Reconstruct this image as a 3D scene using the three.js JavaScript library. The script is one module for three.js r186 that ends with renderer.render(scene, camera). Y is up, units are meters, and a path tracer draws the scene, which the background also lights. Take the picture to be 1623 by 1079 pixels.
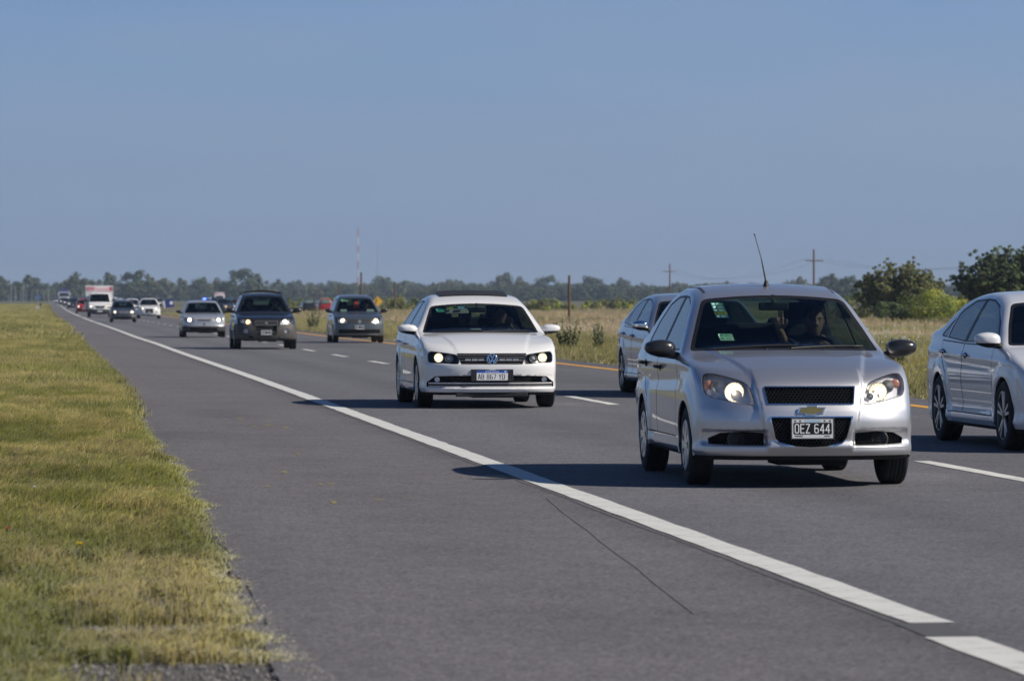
import * as THREE from 'three';
import { mergeGeometries } from 'three/addons/utils/BufferGeometryUtils.js';
import { RoundedBoxGeometry } from 'three/addons/geometries/RoundedBoxGeometry.js';

// ------------------------------------------------------------------ camera, sky, sun, exposure
const scene = new THREE.Scene();
const camera = new THREE.PerspectiveCamera(9.346, 1024 / 680, 0.5, 9000);
camera.position.set(0, 1.38, 0);
{
  const yaw = 6.530 * Math.PI / 180, pitch = -0.582 * Math.PI / 180;
  camera.lookAt(Math.sin(yaw) * Math.cos(pitch), 1.38 + Math.sin(pitch), -Math.cos(yaw) * Math.cos(pitch));
}
camera.focus = 39;
camera.userData.fStop = 6.3;
function rngOf(seed) { let s = seed >>> 0; return () => { s = (s + 0x6d2b79f5) | 0; let t = Math.imul(s ^ (s >>> 15), 1 | s); t = (t + Math.imul(t ^ (t >>> 7), 61 | t)) ^ t; return ((t ^ (t >>> 14)) >>> 0) / 4294967296; }; }
const V3 = (x, y, z) => new THREE.Vector3(x, y, z);
const clamp = (x, a, b) => (x < a ? a : x > b ? b : x);
const sstep = (a, b, x) => { const t = clamp((x - a) / (b - a), 0, 1); return t * t * (3 - 2 * t); };
const lerp = (a, b, t) => a + (b - a) * t;
function hash2(i, j) { let h = Math.imul(i, 374761393) + Math.imul(j, 668265263); h = Math.imul(h ^ (h >>> 13), 1274126177); return ((h ^ (h >>> 16)) >>> 0) / 4294967296; }
function noise2(x, y) { const i = Math.floor(x), j = Math.floor(y), u = x - i, v = y - j, a = u * u * (3 - 2 * u), b = v * v * (3 - 2 * v); return lerp(lerp(hash2(i, j), hash2(i + 1, j), a), lerp(hash2(i, j + 1), hash2(i + 1, j + 1), a), b); }
const fbm = (x, y, n = 4) => { let s = 0, a = 0.5, t = 0; for (let k = 0; k < n; k++) { s += a * noise2(x, y); t += a; a *= 0.5; x = x * 2.03 + 17.1; y = y * 2.03 + 9.7; } return s / t; };
const SUN = new THREE.Vector3(1.24, 1.0, 0.46).normalize();
const srgb = (r, g, b) => new THREE.Color().setRGB(r / 255, g / 255, b / 255, THREE.SRGBColorSpace);
{
  const W = 2048, H = 1024, data = new Float32Array(W * H * 4);
  const stops = [[-90, 60, 60, 50], [-2, 96, 98, 92], [-0.3, 120, 134, 152], [0, 128, 147, 176], [1.2, 134, 154, 184], [2.4, 135, 157, 187], [3.1, 131, 157, 190], [4.2, 124, 154, 193], [9, 106, 138, 182], [20, 70, 101, 148], [40, 45, 70, 112], [90, 28, 48, 88]]
    .map(([e, r, g, b]) => [e, srgb(r, g, b)]);
  const sunAz = Math.atan2(SUN.z, SUN.x), c = new THREE.Color();
  for (let j = 0; j < H; j++) {
    const el = ((j + 0.5) / H - 0.5) * 180;
    for (let i = 0; i < W; i++) {
      const az = ((i + 0.5) / W - 0.5) * 2 * Math.PI;
      const e2 = el + (el > 0 ? 0.35 * Math.sin(az * 3 + 1) * Math.min(1, el / 3) : 0);
      let k = 0;
      while (k < stops.length - 2 && stops[k + 1][0] < e2) k++;
      c.copy(stops[k][1]).lerp(stops[k + 1][1], Math.min(1, Math.max(0, (e2 - stops[k][0]) / (stops[k + 1][0] - stops[k][0]))));
      const cosA = Math.cos(az - sunAz), m = 1 + 0.13 * cosA + 0.02;
      const at = (j * W + i) * 4;
      const v = el > -1 && el < 30 ? fbm(Math.cos(az) * 14 + 40, Math.sin(az) * 14 + el * 1.1 + 60, 4) - 0.5 : 0, veil = Math.max(0, v) * 0.5 * sstep(0, 2, el) * sstep(30, 8, el), l = 0.3 * c.r + 0.6 * c.g + 0.1 * c.b;
      data[at] = lerp(c.r, l * 1.02, veil) * (m + 0.1 * v); data[at + 1] = lerp(c.g, l * 1.04, veil) * (m + 0.08 * v); data[at + 2] = lerp(c.b, l * 1.22, veil) * (m + 0.05 * v); data[at + 3] = 1;
    }
  }
  const sky = new THREE.DataTexture(data, W, H, THREE.RGBAFormat, THREE.FloatType);
  sky.mapping = THREE.EquirectangularReflectionMapping;
  sky.magFilter = THREE.LinearFilter; sky.minFilter = THREE.LinearFilter; sky.needsUpdate = true;
  scene.background = sky; scene.environment = sky;
}
const sun = new THREE.DirectionalLight(new THREE.Color(1, 0.925, 0.81), 5);
sun.position.copy(SUN).multiplyScalar(200).add(new THREE.Vector3(6, 0, -50));
sun.target.position.set(6, 0, -50);
sun.castShadow = true;
Object.assign(sun.shadow.camera, { left: -60, right: 60, top: 60, bottom: -60, near: 1, far: 500 });
sun.shadow.mapSize.set(4096, 4096);
scene.add(sun, sun.target);
scene.fog = new THREE.FogExp2(new THREE.Color(0.62, 0.78, 1.0), 0.00014);
const renderer = new THREE.WebGLRenderer({ antialias: true });
renderer.toneMapping = THREE.LinearToneMapping;
renderer.toneMappingExposure = 1.0;
renderer.shadowMap.enabled = true;

// ------------------------------------------------------------------ helpers
const names = new Map();
function numbered(n) { const k = names.get(n) ?? 0; names.set(n, k + 1); return k ? n + '_' + String(k).padStart(3, '0') : n; }
function tag(o, label, category, group) { o.userData.label = label; o.userData.category = category; if (group) o.userData.group = group; return o; }
function mesh(name, geo, mat, parent) { const m = new THREE.Mesh(geo, mat); m.name = parent === scene || !parent ? numbered(name) : name; m.castShadow = m.receiveShadow = true; (parent ?? scene).add(m); return m; }
function group(name, parent = scene) { const g = new THREE.Group(); g.name = parent === scene ? numbered(name) : name; parent.add(g); return g; }
const structure = (o) => { o.userData.kind = 'structure'; return o; };
const stuff = (o) => { o.userData.kind = 'stuff'; return o; };
const std = (color, roughness = 0.6, metalness = 0, extra = {}) => new THREE.MeshStandardMaterial({ color: Array.isArray(color) ? new THREE.Color().setRGB(...color) : color, roughness, metalness, ...extra });
const phys = (color, roughness, metalness, extra = {}) => new THREE.MeshPhysicalMaterial({ color: Array.isArray(color) ? new THREE.Color().setRGB(...color) : color, roughness, metalness, ...extra });
const strip = (g) => { const o = new THREE.BufferGeometry(); o.setAttribute('position', g.attributes.position); o.setAttribute('normal', g.attributes.normal); if (g.index) o.setIndex(g.index); return o.index ? o.toNonIndexed() : o; };
const merge = (list) => mergeGeometries(list.map(strip));
function bx(w, h, d, x = 0, y = 0, z = 0, r = 0) { const g = r ? new RoundedBoxGeometry(w, h, d, 3, r) : new THREE.BoxGeometry(w, h, d); g.translate(x, y, z); return g; }
function cyl(r0, r1, h, n = 16, open = false) { return new THREE.CylinderGeometry(r0, r1, h, n, 1, open); }
function barBetween(a, b, r0, r1 = r0, n = 8) { const d = b.clone().sub(a), g = cyl(r1, r0, d.length(), n); g.applyQuaternion(new THREE.Quaternion().setFromUnitVectors(V3(0, 1, 0), d.clone().normalize())); const m = a.clone().add(b).multiplyScalar(0.5); g.translate(m.x, m.y, m.z); return g; }
const tube = (pts, r, n = 24, m = 8) => new THREE.TubeGeometry(new THREE.CatmullRomCurve3(pts.map((p) => V3(...p))), n, r, m);
function curve(pts) {   // monotone cubic through [x, y] points, with its derivative
  const n = pts.length, X = pts.map((p) => p[0]), Y = pts.map((p) => p[1]), D = [], M = new Array(n);
  for (let i = 0; i < n - 1; i++) D.push((Y[i + 1] - Y[i]) / (X[i + 1] - X[i]));
  M[0] = D[0]; M[n - 1] = D[n - 2];
  for (let i = 1; i < n - 1; i++) {
    if (D[i - 1] * D[i] <= 0) M[i] = 0;
    else { const w1 = 2 * (X[i + 1] - X[i]) + X[i] - X[i - 1], w2 = X[i + 1] - X[i] + 2 * (X[i] - X[i - 1]); M[i] = (w1 + w2) / (w1 / D[i - 1] + w2 / D[i]); }
  }
  const f = (x) => {
    if (x <= X[0]) return Y[0] + M[0] * (x - X[0]);
    if (x >= X[n - 1]) return Y[n - 1] + M[n - 1] * (x - X[n - 1]);
    let i = 0; while (x > X[i + 1]) i++;
    const h = X[i + 1] - X[i], t = (x - X[i]) / h, t2 = t * t, t3 = t2 * t;
    return Y[i] * (2 * t3 - 3 * t2 + 1) + M[i] * h * (t3 - 2 * t2 + t) + Y[i + 1] * (3 * t2 - 2 * t3) + M[i + 1] * h * (t3 - t2);
  };
  return f;
}
const smax = (a, b, k) => { const h = k - Math.abs(a - b); return (a > b ? a : b) + (h > 0 ? h * h / (4 * k) : 0); };
const smin = (a, b, k) => -smax(-a, -b, k);

// -- a field meshed by surface nets; returns { p, n, i }
function fieldMesh(f, lo, hi, cell) {
  const N = [0, 1, 2].map((k) => Math.ceil((hi[k] - lo[k]) / cell)), [nx, ny, nz] = N, sx = 1, sy = nx + 1, sz = (nx + 1) * (ny + 1);
  const val = new Float32Array(sz * (nz + 1));
  for (let k = 0; k <= nz; k++) for (let j = 0; j <= ny; j++) for (let i = 0; i <= nx; i++) val[i + j * sy + k * sz] = f(lo[0] + i * cell, lo[1] + j * cell, lo[2] + k * cell);
  const at = new Int32Array(sz * (nz + 1)).fill(-1), P = [], Nn = [], I = [];
  const corner = [0, sx, sy, sx + sy, sz, sx + sz, sy + sz, sx + sy + sz];
  const edges = [[0, 1], [2, 3], [4, 5], [6, 7], [0, 2], [1, 3], [4, 6], [5, 7], [0, 4], [1, 5], [2, 6], [3, 7]];
  const g = [0, 0, 0], grad = (x, y, z, e) => { g[0] = (f(x + e, y, z) - f(x - e, y, z)) / (2 * e); g[1] = (f(x, y + e, z) - f(x, y - e, z)) / (2 * e); g[2] = (f(x, y, z + e) - f(x, y, z - e)) / (2 * e); return g[0] * g[0] + g[1] * g[1] + g[2] * g[2]; };
  for (let k = 0; k < nz; k++) for (let j = 0; j < ny; j++) for (let i = 0; i < nx; i++) {
    const b = i + j * sy + k * sz; let neg = 0;
    for (let c = 0; c < 8; c++) if (val[b + corner[c]] < 0) neg++;
    if (neg === 0 || neg === 8) continue;
    let x = 0, y = 0, z = 0, n = 0;
    for (const [a, c] of edges) { const va = val[b + corner[a]], vc = val[b + corner[c]]; if ((va < 0) === (vc < 0)) continue; const t = va / (va - vc); x += (a & 1) + t * ((c & 1) - (a & 1)); y += (a >> 1 & 1) + t * ((c >> 1 & 1) - (a >> 1 & 1)); z += (a >> 2) + t * ((c >> 2) - (a >> 2)); n++; }
    let px = lo[0] + (i + x / n) * cell, py = lo[1] + (j + y / n) * cell, pz = lo[2] + (k + z / n) * cell;
    for (let it = 0; it < 3; it++) { const v = f(px, py, pz), q = grad(px, py, pz, cell * 0.05), s = clamp(v / (q + 1e-9), -0.5 * cell, 0.5 * cell); px -= g[0] * s; py -= g[1] * s; pz -= g[2] * s; }
    const q = Math.sqrt(grad(px, py, pz, Math.min(0.004, cell * 0.25))) || 1;
    at[b] = P.length / 3; P.push(px, py, pz); Nn.push(g[0] / q, g[1] / q, g[2] / q);
  }
  const quad = (a, b, c, d, flip) => { if (a < 0 || b < 0 || c < 0 || d < 0) return; if (flip) I.push(a, b, c, a, c, d); else I.push(a, c, b, a, d, c); };
  for (let k = 0; k < nz; k++) for (let j = 0; j < ny; j++) for (let i = 0; i < nx; i++) {
    const b = i + j * sy + k * sz, v = val[b] < 0;
    if (j && k && v !== (val[b + sx] < 0)) quad(at[b], at[b - sy], at[b - sy - sz], at[b - sz], v);
    if (i && k && v !== (val[b + sy] < 0)) quad(at[b], at[b - sz], at[b - sz - sx], at[b - sx], v);
    if (i && j && v !== (val[b + sz] < 0)) quad(at[b], at[b - sx], at[b - sx - sy], at[b - sy], v);
  }
  return { p: P, n: Nn, i: I };
}
// -- cut a mesh along phi = 0: [inside (phi < 0), outside]
function split(m, phi) {
  const P = m.p.slice(), N = m.n.slice(), count = P.length / 3, v = new Float64Array(count), made = new Map(), inside = [], outside = [];
  for (let k = 0; k < count; k++) { v[k] = phi(P[3 * k], P[3 * k + 1], P[3 * k + 2], N[3 * k], N[3 * k + 1], N[3 * k + 2]); if (v[k] === 0) v[k] = 1e-9; }
  const cut = (a, b) => {
    if (v[a] > 0) [a, b] = [b, a];
    const key = a * count + b; let at = made.get(key);
    if (at !== undefined) return at;
    let t0 = 0, t1 = 1;
    for (let it = 0; it < 14; it++) { const t = (t0 + t1) / 2, q = phi(lerp(P[3 * a], P[3 * b], t), lerp(P[3 * a + 1], P[3 * b + 1], t), lerp(P[3 * a + 2], P[3 * b + 2], t), lerp(N[3 * a], N[3 * b], t), lerp(N[3 * a + 1], N[3 * b + 1], t), lerp(N[3 * a + 2], N[3 * b + 2], t)); if (q < 0) t0 = t; else t1 = t; }
    const t = (t0 + t1) / 2; at = P.length / 3;
    for (let c = 0; c < 3; c++) P.push(lerp(P[3 * a + c], P[3 * b + c], t));
    const n = [0, 1, 2].map((c) => lerp(N[3 * a + c], N[3 * b + c], t)), l = Math.hypot(...n) || 1; N.push(n[0] / l, n[1] / l, n[2] / l);
    made.set(key, at); return at;
  };
  for (let k = 0; k < m.i.length; k += 3) {
    const t = [m.i[k], m.i[k + 1], m.i[k + 2]], s = t.map((q) => v[q] < 0), n = s[0] + s[1] + s[2];
    if (n === 3) inside.push(...t); else if (n === 0) outside.push(...t);
    else {
      let r = 0; while (s[r] === s[(r + 1) % 3] || s[r] === s[(r + 2) % 3]) r++;
      const a = t[r], b = t[(r + 1) % 3], c = t[(r + 2) % 3], ab = cut(a, b), ac = cut(a, c);
      (s[r] ? inside : outside).push(a, ab, ac);
      (s[r] ? outside : inside).push(ab, b, c, ab, c, ac);
    }
  }
  return [compact(P, N, inside), compact(P, N, outside)];
}
function compact(P, N, idx) { const map = new Map(), p = [], n = [], i = []; for (const q of idx) { let a = map.get(q); if (a === undefined) { a = p.length / 3; map.set(q, a); p.push(P[3 * q], P[3 * q + 1], P[3 * q + 2]); n.push(N[3 * q], N[3 * q + 1], N[3 * q + 2]); } i.push(a); } return { p, n, i }; }
function geo(m) { const g = new THREE.BufferGeometry(); g.setAttribute('position', new THREE.Float32BufferAttribute(m.p, 3)); g.setAttribute('normal', new THREE.Float32BufferAttribute(m.n, 3)); g.setIndex(m.i); return g; }
function moved(m, fn) { const p = []; for (let k = 0; k < m.p.length; k += 3) p.push(...fn(m.p[k], m.p[k + 1], m.p[k + 2], m.n[k], m.n[k + 1], m.n[k + 2])); return { p, n: m.n, i: m.i }; }
const offset = (m, d) => moved(m, (x, y, z, a, b, c) => [x + a * d, y + b * d, z + c * d]);
function recomputed(m) { const g = new THREE.BufferGeometry(); g.setAttribute('position', new THREE.Float32BufferAttribute(m.p, 3)); g.setIndex(m.i); g.computeVertexNormals(); return g; }
function joined(list) { const p = [], n = [], i = []; for (const m of list) { const o = p.length / 3; for (const q of m.p) p.push(q); for (const q of m.n) n.push(q); for (const q of m.i) i.push(q + o); } return { p, n, i }; }
function rim(m, fn) {   // wall from the boundary of a patch to where fn moves it
  const seen = new Map(), P = [];
  for (let k = 0; k < m.i.length; k += 3) for (let c = 0; c < 3; c++) { const a = m.i[k + c], b = m.i[k + (c + 1) % 3]; seen.set(a < b ? a + '_' + b : b + '_' + a, seen.has(a < b ? a + '_' + b : b + '_' + a) ? null : [a, b]); }
  const get = (q) => [m.p[3 * q], m.p[3 * q + 1], m.p[3 * q + 2]], go = (q) => fn(...get(q), m.n[3 * q], m.n[3 * q + 1], m.n[3 * q + 2]);
  for (const e of seen.values()) if (e) { const [a, b] = e, A = get(a), B = get(b), C = go(b), D = go(a); P.push(...A, ...C, ...B, ...A, ...D, ...C); }
  const g = new THREE.BufferGeometry(); g.setAttribute('position', new THREE.Float32BufferAttribute(P, 3)); g.computeVertexNormals(); return g;
}
// -- outlines
function smoothOutline(pts, per = 6, tension = 0.5) { const c = new THREE.CatmullRomCurve3(pts.map((p) => V3(p[0], p[1], 0)), true, 'catmullrom', tension); return c.getPoints(pts.length * per).slice(0, -1).map((v) => [v.x, v.y]); }
function sdPoly(pts, r = 0) {   // signed distance to a closed polygon, its corners rounded by r
  const n = pts.length; let x0 = 1e9, x1 = -1e9, y0 = 1e9, y1 = -1e9;
  for (const [x, y] of pts) { x0 = Math.min(x0, x); x1 = Math.max(x1, x); y0 = Math.min(y0, y); y1 = Math.max(y1, y); }
  return (px, py) => {
    const bxd = Math.max(x0 - px, px - x1, y0 - py, py - y1);
    if (bxd > 0.12) return bxd;
    let d = 1e9, s = 1;
    for (let i = 0, j = n - 1; i < n; j = i++) {
      const ax = pts[i][0], ay = pts[i][1], ex = pts[j][0] - ax, ey = pts[j][1] - ay, wx = px - ax, wy = py - ay, t = clamp((wx * ex + wy * ey) / (ex * ex + ey * ey), 0, 1), qx = wx - ex * t, qy = wy - ey * t;
      d = Math.min(d, qx * qx + qy * qy);
      const c1 = py >= ay, c2 = py < pts[j][1], c3 = ex * wy > ey * wx;
      if ((c1 && c2 && c3) || (!c1 && !c2 && !c3)) s = -s;
    }
    return s * Math.sqrt(d) - r;
  };
}
// -- the ground's height and the road's sideways drift at a distance d ahead of the camera
const gy = (d) => -0.05 * sstep(60, 120, d) - 0.05 * sstep(125, 165, d) - 0.09 * sstep(170, 330, d) + 0.19 * sstep(420, 800, d);
const bend = (d) => (d < 350 ? 0 : d < 650 ? 0.0028 * (d - 350) * (d - 350) / 600 : 0.42 + 0.0028 * (d - 650));
// ------------------------------------------------------------------ materials shared by the vehicles
const M = {};
M.glass = phys([0.48, 0.57, 0.54], 0.0, 0, { transmission: 1, thickness: 0, ior: 1.5 });
M.tint = phys([0.20, 0.25, 0.27], 0.0, 0, { transmission: 1, thickness: 0, ior: 1.75 });
M.sideClear = phys([0.34, 0.42, 0.44], 0.0, 0, { transmission: 1, thickness: 0, ior: 2.1 });
M.dark = phys([0.26, 0.30, 0.30], 0.0, 0, { transmission: 1, thickness: 0, ior: 1.5 });
M.rearGlass = phys([0.50, 0.68, 0.62], 0.05, 0, { transmission: 0.72, thickness: 0 });
M.lens = phys([0.97, 0.97, 0.97], 0.0, 0, { transmission: 1, thickness: 0, ior: 1.45 });
M.seal = std([0.010, 0.010, 0.011], 0.45);
M.plastic = std([0.016, 0.016, 0.018], 0.55);
M.plasticGrey = std([0.05, 0.05, 0.055], 0.5);
M.mirrorBlack = phys([0.018, 0.018, 0.02], 0.32, 0, { clearcoat: 0.5, clearcoatRoughness: 0.15 });
M.under = std([0.010, 0.010, 0.011], 0.9);
M.rubber = std([0.016, 0.016, 0.017], 0.82);
M.rubberWall = std([0.022, 0.022, 0.023], 0.7);
M.chrome = std([0.82, 0.83, 0.85], 0.09, 1);
M.bowl = std([0.88, 0.86, 0.82], 0.24, 1, { flatShading: true });
M.bezel = std([0.60, 0.60, 0.62], 0.32, 0.55);
M.lampShell = std([0.72, 0.72, 0.75], 0.3, 0.25);
M.bowlWarm = std([0.68, 0.65, 0.59], 0.3, 1, { flatShading: true });
M.bowlDim = std([0.6, 0.57, 0.51], 0.36, 1, { flatShading: true });
M.bezelDark = std([0.035, 0.036, 0.04], 0.3, 0.4);
M.alloy = phys([0.52, 0.53, 0.55], 0.32, 0.85, { clearcoat: 0.5, clearcoatRoughness: 0.1 });
M.alloyDark = phys([0.03, 0.03, 0.034], 0.35, 0.5, { clearcoat: 0.5 });
M.disc = std([0.25, 0.24, 0.23], 0.45, 0.9);
M.lining = std([0.045, 0.047, 0.05], 0.95);
M.dash = std([0.02, 0.02, 0.022], 0.8);
M.seat = std([0.022, 0.023, 0.027], 0.95);
M.satin = std([0.78, 0.78, 0.79], 0.3, 0.35);
M.amber = phys([0.72, 0.36, 0.24], 0.2, 0, { transmission: 0.35, thickness: 0 });
M.gold = std([0.66, 0.43, 0.14], 0.28, 1);
M.red = std([0.5, 0.02, 0.02], 0.5);
M.bulb = std([1, 0.9, 0.7], 0.4, 0, { emissive: new THREE.Color(1, 0.85, 0.6), emissiveIntensity: 4 });
M.bulbFar = std([1, 0.95, 0.85], 0.4, 0, { emissive: new THREE.Color(1, 0.85, 0.6), emissiveIntensity: 3.2 });
M.bulbOrange = std([1, 0.8, 0.5], 0.4, 0, { emissive: new THREE.Color(1, 0.62, 0.26), emissiveIntensity: 4 });
M.bulbCold = std([1, 1, 1], 0.4, 0, { emissive: new THREE.Color(1, 0.96, 0.88), emissiveIntensity: 3.5 });
const paint = (c, metal = 0.75, rough = 0.36) => phys(c, rough, metal, { clearcoat: 1, clearcoatRoughness: 0.025, ior: 1.5 });
M.silver = paint([0.68, 0.685, 0.71], 0.94, 0.46);
M.white = phys([0.80, 0.80, 0.80], 0.35, 0, { clearcoat: 1, clearcoatRoughness: 0.02 });
M.pearl = phys([0.74, 0.75, 0.77], 0.35, 0.05, { clearcoat: 1, clearcoatRoughness: 0.02 });
M.steelBlue = paint([0.42, 0.45, 0.50], 0.7, 0.36);
M.charcoal = paint([0.018, 0.019, 0.025], 0.4, 0.45);
M.greyGreen = paint([0.115, 0.135, 0.145], 0.6, 0.38);
M.silverFar = paint([0.58, 0.59, 0.61], 0.6, 0.4);
M.darkGrey = paint([0.075, 0.075, 0.085], 0.55, 0.4);
M.black = paint([0.012, 0.013, 0.018], 0.2, 0.35);
M.navy = paint([0.012, 0.018, 0.045], 0.3, 0.35);
M.redPaint = phys([0.42, 0.018, 0.016], 0.35, 0, { clearcoat: 1, clearcoatRoughness: 0.03 });
M.cladding = std([0.075, 0.07, 0.066], 0.55);
function canvasTexture(w, h, draw) { const c = document.createElement('canvas'); c.width = w; c.height = h; draw(c.getContext('2d'), w, h); const t = new THREE.CanvasTexture(c); t.colorSpace = THREE.SRGBColorSpace; t.anisotropy = 8; return t; }
function printed(w, h, pw, ph, draw, extra = {}) {   // a flat print w x h metres, facing +z
  const g = new THREE.PlaneGeometry(w, h), m = new THREE.MeshStandardMaterial({ map: canvasTexture(pw, ph, draw), roughness: 0.45, ...extra });
  return [g, m];
}
// number plates, letters drawn as strokes of the embossed plate alphabet
const GLYPH = {
  O: 'M1 2Q1 0 3 0Q5 0 5 2L5 8Q5 10 3 10Q1 10 1 8Z', E: 'M5 0L1 0L1 10L5 10M1 5L4.4 5', Z: 'M1 0L5 0L1 10L5 10', 6: 'M4.8 0.8Q4 0 3 0Q1 0 1 2L1 8Q1 10 3 10Q5 10 5 8L5 6.4Q5 4.6 3 4.6L1.2 4.8', 4: 'M4.3 10L4.3 0L1 7L5.4 7',
  A: 'M1 10L2.6 0L3.4 0L5 10M1.6 6.8L4.4 6.8', B: 'M1 0L1 10L3.2 10Q5 10 5 7.6Q5 5.1 3.2 5.1L1 5.1M1 0L3 0Q4.7 0 4.7 2.5Q4.7 5.1 3 5.1', 8: 'M3 4.8Q1.2 4.8 1.2 2.4Q1.2 0 3 0Q4.8 0 4.8 2.4Q4.8 4.8 3 4.8Q1 4.8 1 7.4Q1 10 3 10Q5 10 5 7.4Q5 4.8 3 4.8Z', 7: 'M1 0L5 0L2.4 10', Y: 'M1 0L3 5L5 0M3 5L3 10', D: 'M1 0L1 10L3 10Q5 10 5 7.6L5 2.4Q5 0 3 0Z',
  G: 'M4.8 1.4Q4.4 0 3 0Q1 0 1 2L1 8Q1 10 3 10Q5 10 5 8L5 5.4L3.2 5.4', U: 'M1 0L1 8Q1 10 3 10Q5 10 5 8L5 0', P: 'M1 10L1 0L3 0Q5 0 5 2.8Q5 5.6 3 5.6L1 5.6', 9: 'M1.2 9.2Q2 10 3 10Q5 10 5 8L5 2Q5 0 3 0Q1 0 1 2L1 3.6Q1 5.4 3 5.4L4.8 5.2', 1: 'M1.8 2L3.2 0L3.2 10',
};
function plateText(c, text, x, y, sx, sy, wide, color) {
  c.strokeStyle = color; c.lineWidth = wide; c.lineCap = 'round'; c.lineJoin = 'round';
  for (const ch of text) {
    if (ch !== ' ') {
      c.beginPath();
      const n = GLYPH[ch].match(/[MLQZ]|[\d.]+/g); let k = 0;
      const px = () => x + parseFloat(n[k++]) * sx, py = () => y + parseFloat(n[k++]) * sy;
      while (k < n.length) { const o = n[k++]; if (o === 'M') { const a = px(), b = py(); c.moveTo(a, b); } else if (o === 'L') { const a = px(), b = py(); c.lineTo(a, b); } else if (o === 'Q') { const a = px(), b = py(), d = px(), e = py(); c.quadraticCurveTo(a, b, d, e); } else c.closePath(); }
      c.stroke();
    }
    x += (ch === ' ' ? 3.6 : 6.3) * sx;
  }
}
const blackPlate = (text) => (c, w, h) => {
  c.fillStyle = '#d9dbdd'; c.fillRect(0, 0, w, h);
  c.fillStyle = '#9fc4dd'; c.fillRect(w * 0.3, h * 0.05, w * 0.4, h * 0.11);
  c.fillStyle = '#56626c'; for (const x of [0.05, 0.17, 0.77, 0.9]) c.fillRect(w * x, h * 0.05, w * 0.05, h * 0.1);
  c.fillStyle = '#0b0c10'; c.beginPath(); c.roundRect(w * 0.03, h * 0.18, w * 0.94, h * 0.63, h * 0.08); c.fill();
  plateText(c, text, w * 0.055, h * 0.27, w * 0.0213, h * 0.045, w * 0.024, '#f4f5f6');
  c.fillStyle = '#49505a'; c.fillRect(w * 0.06, h * 0.86, w * 0.2, h * 0.07); c.fillRect(w * 0.78, h * 0.87, w * 0.14, h * 0.06);
};
const whitePlate = (text) => (c, w, h) => {
  c.fillStyle = '#e6e8ea'; c.fillRect(0, 0, w, h);
  c.fillStyle = '#2a55b4'; c.fillRect(0, 0, w, h * 0.27);
  c.fillStyle = '#e8edf6'; c.font = 'bold ' + Math.round(h * 0.13) + 'px sans-serif'; c.textAlign = 'center'; c.fillText('REPUBLICA ARGENTINA', w * 0.5, h * 0.19, w * 0.44);
  c.fillStyle = '#86b6e6'; c.fillRect(w * 0.88, h * 0.05, w * 0.07, h * 0.16); c.fillStyle = '#f2f4f6'; c.fillRect(w * 0.88, h * 0.1, w * 0.07, h * 0.06);
  plateText(c, text, w * 0.045, h * 0.4, w * 0.0168, h * 0.047, w * 0.022, '#07080b');
  c.strokeStyle = '#4a4e56'; c.lineWidth = h * 0.025; c.strokeRect(h * 0.012, h * 0.012, w - h * 0.024, h - h * 0.024);
};
// dark windscreen labels
const stickerSheet = (rows) => (c, w, h) => { rows.forEach(([bg, fg], k) => { const y = (h * k) / rows.length, q = h / rows.length; c.fillStyle = bg; c.fillRect(0, y, w, q); c.fillStyle = fg; for (let j = 0; j < 3; j++) c.fillRect(w * 0.42, y + q * (0.2 + 0.22 * j), w * (0.3 + 0.2 * hash2(k, j)), q * 0.1); c.fillRect(w * 0.08, y + q * 0.2, w * 0.22, q * 0.5); }); };
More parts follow.
